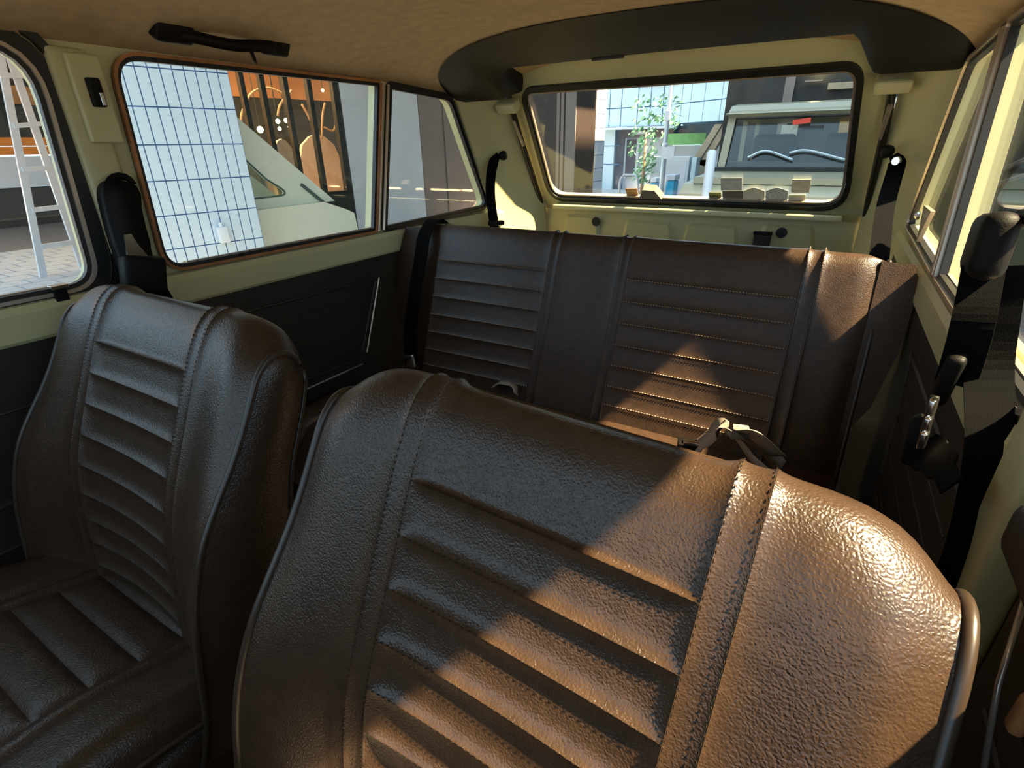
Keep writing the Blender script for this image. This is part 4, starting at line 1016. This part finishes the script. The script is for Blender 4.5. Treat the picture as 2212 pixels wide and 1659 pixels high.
# white pier of blocks
wy = 9.0; x0 = on(1245.5, 300, 'y', wy).x; x1 = on(1279, 300, 'y', wy).x; o = V(((x0+x1)/2, wy+0.3, 0)); r = empty('white_block_pier', o)
G().box(V((x0+0.01, wy+0.02, 0))-o, V((x1-0.01, wy+0.6, 4))-o).build('core', 'joint', r)
hz = 0.215; k = 0
while k*hz < 3.9:
    G().box(V((x0, wy, k*hz+0.006))-o, V((x1, wy+0.58, (k+1)*hz-0.006))-o).build('block', 'white', r); k += 1
tag(r, 'white block pier beside the dark brown column', 'pier')
# lamp post
py_ = 12.6; b = on(1424, 440, 'y', py_); o = V((b.x, py_, 0)); r = empty('street_pole', o)
xt = on(1440, 190, 'y', py_)
G().tube([(0,0,0), (0,0,5)], 0.045, 10).build('pole', 'steel', r); 
G().obox((0, -0.02, on(1438, 250, 'y', py_).z), (1,0,0), (0,1,0), (0,0,1), 0.05, 0.06, 0.10, 0.01).build('meter_box', 'white', r)
G().obox((0.10, -0.06, on(1446, 330, 'y', py_).z), (1,0,0), (0,1,0), (0,0,1), 0.14, 0.01, 0.12).build('sign_plate', 'white', r)
G().lathe((0, 0, on(1433, 312, 'y', py_).z), (0,0,1), [(0.06, -0.03), (0.07, 0), (0.06, 0.03)], 12).build('clamp', 'white', r)
tag(r, 'slim grey street pole with a small box across the street', 'pole')
# bins
for (p0, p1, q0, q1, lb) in ((1409, 1424, 384, 408, 'cyan bin with pale lid just left of the street pole'), (1441, 1464, 378, 408, 'cyan bin with pale lid just right of the street pole')):
    yb_ = 13.0; a = on(p0, q1, 'y', yb_); b = on(p1, q0, 'y', yb_); o = V(((a.x+b.x)/2, yb_, 0)); r = empty('waste_bin', o); hw = (b.x-a.x)/2
    G().obox((0, 0, b.z*0.40), (1,0,0), (0,1,0), (0,0,1), hw*0.9, 0.2, b.z*0.40, 0.02).build('body', 'bluebin', r)
    G().obox((0, 0, b.z*0.92), (1,0,0), (0,1,0), (0,0,1), hw, 0.22, b.z*0.10, 0.02).build('lid', 'white', r)
    tag(r, lb, 'bin', 'cyan bins across the street')
# white storage boxes
for (p0, p1, q0, lb) in ((1402, 1432, 338, 'tall white cabinet behind the left cyan bin'), (1436, 1490, 338, 'wide white cabinet behind the right cyan bin'), (1488, 1506, 340, 'narrow grey-blue cabinet at the right end of the white cabinets')):
    yb_ = 14.0; a = on(p0, 400, 'y', yb_); b = on(p1, q0, 'y', yb_); o = V(((a.x+b.x)/2, yb_, 0)); r = empty('outdoor_cabinet', o)
    G().obox((0, 0.2, b.z/2), (1,0,0), (0,1,0), (0,0,1), (b.x-a.x)/2, 0.2, b.z/2, 0.01).build('body', 'white' if p0 != 1488 else 'facade', r)
    G().obox((0, -0.005, b.z/2), (1,0,0), (0,1,0), (0,0,1), (b.x-a.x)/2*0.8, 0.006, b.z/2*0.8).build('door', 'white' if p0 != 1488 else 'facade', r)
    tag(r, lb, 'cabinet')
# hoops
for (p0, p1, q0, lb) in ((1270, 1294, 371, 'pale metal guard hoop nearest the white pier'), (1340, 1380, 378, 'pale metal guard hoop in front of the entrance')):
    yb_ = 11.0; a = on(p0, q0, 'y', yb_); b = on(p1, q0, 'y', yb_); h = a.z; wd = (b.x-a.x); o = V((a.x, yb_, 0)); g = G()
    g.tube([(0,0,0), (0,0,h*0.7), (wd*0.06,0,h*0.9), (wd*0.2,0,h), (wd*0.8,0,h), (wd*0.94,0,h*0.9), (wd,0,h*0.7), (wd,0,0)], 0.028, 8)
    hp = g.build('guard_hoop', 'steel', None, True); hp.location = o; tag(hp, lb, 'guard rail', 'guard hoops')
# street tree
ty = 13.6; o = V((on(1392, 330, 'y', ty).x, ty, 0)); r = empty('street_tree', o)
G().tube([(0,0,0), (0.02,0,0.7), (0.0,0,1.5)], [0.05, 0.04, 0.02], 8).build('trunk', 'bark', r, True)
g = G(); rnd = random.Random(3)
for k in range(420):
    cz = rnd.uniform(0.35, 2.25); rad = 0.25 + 0.35*smooth01((cz-0.6)/1.0)
    a = rnd.uniform(0, 6.283); rr = rad*math.sqrt(rnd.random()); c = V((math.cos(a)*rr + 0.25*smooth01((cz-0.9)/1.2), math.sin(a)*rr, cz))
    n = V((rnd.gauss(0,1), rnd.gauss(0,1), rnd.gauss(0,1))).normalized(); u = n.orthogonal().normalized(); v = n.cross(u); s = rnd.uniform(0.04, 0.085)
    g.add([c-u*s, c-v*s*0.5, c+u*s, c+v*s*0.5], [(0,1,2,3)])
f_ = g.build('foliage', 'leaf', r); f_['kind'] = 'stuff'
tag(r, 'small leafy street tree by the entrance of the panelled building', 'tree')
# white post beside the khaki car
a = on(1525, 425, 'y', 4.4); b = on(1541, 330, 'y', 4.4); o = V((a.x, 4.4, 0))
pst = G().tube([(0,0,0), (0,0,b.z), (0,0,b.z+0.02)], [0.035, 0.035, 0.02], 12).build('white_bollard', 'white', None, True); pst.location = o
tag(pst, 'slim white bollard in front of the khaki vehicle', 'bollard')
# ------------------------------------------------------------------ khaki vehicle parked behind
KX0, KX1 = -1.14, 0.46; KC = (KX0+KX1)/2; o = V((KC, 6.4, 0)); kv = empty('khaki_vehicle', o)
def kp(pts, x0, x1, nm, m_, holes=()):
    return G().prism([V((x0, y, z))-o for y, z in pts], (x1-x0, 0, 0), [[V((x0, y, z))-o for y, z in h] for h in holes]).build(nm, m_, kv)
kp([(4.75,0.45),(4.70,0.60),(4.72,0.86),(4.85,0.93),(5.85,0.985),(5.92,0.99),(8.5,0.99),(8.52,0.45)], KX0, KX1, 'body', 'beigecar')
G().box(V((KX0+0.08, 4.84, 0.935))-o, V((KX1-0.08, 5.80, 0.985))-o).build('bonnet', 'beigecar', kv)
G().box(V((KX0+0.05, 5.86, 0.985))-o, V((KX1-0.05, 6.0, 1.02))-o).build('cowl', 'rubber', kv)
roofp = [(6.20,1.46),(6.14,1.485),(6.16,1.53),(6.28,1.58),(6.6,1.61),(8.3,1.61),(8.45,1.54),(8.4,1.46)]
kp(roofp, KX0+0.06, KX1-0.06, 'roof', 'beigecar')
kp([(6.12,1.492),(6.10,1.50),(6.12,1.512),(6.3,1.52),(8.4,1.52),(8.4,1.492)], KX0+0.045, KX1-0.045, 'rain_gutter', 'beigecar')
for x in (KX0+0.06, KX1-0.13): kp([(5.93,0.99),(6.02,0.99),(6.27,1.47),(6.18,1.47)], x, x+0.07, 'windscreen_pillar', 'beigecar')
for x in (KX0+0.06, KX1-0.11):
    for y in (7.15, 8.2): kp([(y,0.99),(y+0.09,0.99),(y+0.09,1.47),(y,1.47)], x, x+0.05, 'door_pillar', 'beigecar')
G().prism([V((KX0+0.12, 5.96, 1.0))-o, V((KX1-0.12, 5.96, 1.0))-o, V((KX1-0.12, 6.21, 1.475))-o, V((KX0+0.12, 6.21, 1.475))-o], (0, 0.006, -0.003)).build('windscreen', 'glass', kv)
fr_ = [V((KX0+0.13, 5.95, 1.01)), V((KX1-0.13, 5.95, 1.01)), V((KX1-0.14, 6.19, 1.465)), V((KX0+0.14, 6.19, 1.465))]
G().tube([p-o for p in fr_], 0.014, 6, True).build('windscreen_seal', 'rubber', kv)
for (a, b, c_) in (((1615, 340), (1655, 326), (1712, 345)), ((1705, 330), (1745, 325), (1825, 345))):
    P = [onp(px, py, (0, 5.93, 1.0), V((0, -1, 0.53)).normalized()) for px, py in (a, b, c_)]
    G().tube([p-o for p in catmull(P, 5)], 0.010, 6).build('wiper', 'steel', kv)
G().box(V((KX0+0.1, 6.05, 0.99))-o, V((KX1-0.1, 6.4, 1.06))-o).build('dashboard', 'dark', kv)
for x in (KC-0.36, KC+0.36):
    G().obox(V((x, 7.0, 1.12))-o, (1,0,0), (0,1,0.1), (0,-0.1,1), 0.22, 0.06, 0.20, 0.05).build('front_seat', 'dark', kv, True)
    G().lathe(V((x*1.0+(0.30 if x > KC else -0.30)*0.6, 4.71, 0.72))-o, (0,-1,0), [(0.09, 0), (0.09, 0.02), (0.05, 0.03)], 16).build('headlamp', 'chrome', kv)
G().lathe(V((KC-0.34, 6.55, 1.05))-o, (0,-0.8,0.6), [(0.17, -0.012), (0.185, 0), (0.17, 0.012), (0.155, 0)], 20).build('steering_wheel', 'rubber', kv)
p = onp(1732, 262, (0, 6.02, 1.2), V((0, -1, 0.53)).normalized()); G().obox(p-o, (1,0,0.12), (0,1,0), (-0.12,0,1), 0.075, 0.006, 0.022).build('red_tag', 'red', kv)
p = onp(1755, 277, (0, 6.02, 1.2), V((0, -1, 0.53)).normalized()); G().obox(p-o+V((0,0.06,0)), (1,0,0), (0,1,0), (0,0,1), 0.09, 0.015, 0.022, 0.006).build('rear_view_mirror', 'rubber', kv)
for y in (5.35, 7.85):
    for x in (KX0-0.005, KX1-0.185): G().lathe(V((x, y, 0.34))-o, (1,0,0), [(0.26, 0), (0.34, 0.03), (0.34, 0.16), (0.26, 0.19)], 20).build('wheel', 'rubber', kv, True)
kp([(4.60,0.50),(4.60,0.60),(4.72,0.60),(4.72,0.50)], KX0+0.02, KX1-0.02, 'bumper', 'chrome')
tag(kv, 'khaki off-road vehicle parked behind, facing the rear window', 'vehicle')
# ------------------------------------------------------------------ dark building at the right rear
db = empty('dark_building', V((6, 12, 0))); o = db.location
xk = on(1571, 200, 'y', 9.2).x
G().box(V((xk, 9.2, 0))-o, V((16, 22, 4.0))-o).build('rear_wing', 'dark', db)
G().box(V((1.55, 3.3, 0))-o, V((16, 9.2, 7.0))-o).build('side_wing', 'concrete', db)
def dbx(p0, q0, p1, q1, y, nm, m_):
    a = on(p0, q1, 'y', y); b = on(p1, q0, 'y', y); G().box(V((a.x, y-0.04, a.z))-o, V((b.x, y+0.02, b.z))-o).build(nm, m_, db)
dbx(1670, 140, 1725, 330, 9.16, 'pilaster', 'brown_clad'); dbx(1787, 176, 1850, 194, 9.14, 'pale_panel', 'sand'); dbx(1738, 172, 1778, 178, 9.14, 'shelf', 'brown_clad')
dbx(1800, 255, 1850, 330, 9.10, 'orange_poster', 'orangepaper'); dbx(1808, 306, 1836, 316, 9.06, 'red_sign', 'red'); dbx(1683, 270, 1725, 308, 9.08, 'framed_notice', 'greypaper')
p = on(1773, 151, 'y', 9.1); G().lathe(p-o, (0,-1,0), [(0.05, 0), (0.06, 0.03), (0.03, 0.06)], 12).build('wall_lamp', 'bulb', db)
def bs(px, py): return on(px, py, 'x', 1.53)
a, b = bs(2230, 60), bs(2078, 560); d = (b-a).normalized(); w_ = d.cross(V((1,0,0)))
G().obox((a+b)/2-o, V((1,0,0)), w_, d, 0.012, 0.13, (b-a).length/2).build('reflection_strip', 'reflstrip', db)  # solid strip standing in for a dashed reflection in the right glass
nh = int((b-a).length/0.22)
for k in range(nh): G().obox(a+d*(k+0.5)*0.22-o+V((-0.014,0,0)), V((1,0,0)), w_, d, 0.003, 0.010, 0.045).build('reflection_dash', 'ink', db)  # dark dashes of that reflection
for (q0, q1) in (((2110, 75), (2160, 40)), ((2130, 215), (2230, 180)), ((2110, 390), (2230, 340)), ((2120, 410), (2230, 375))):
    a, b = bs(*q0), bs(*q1); G().tube([a-o, b-o], 0.03, 6).build('reflection_line', 'reflstrip', db)  # thin bars standing in for further reflected lines in the right glass
tag(db, 'tall dark building rising at the right behind the parked vehicle', 'building')
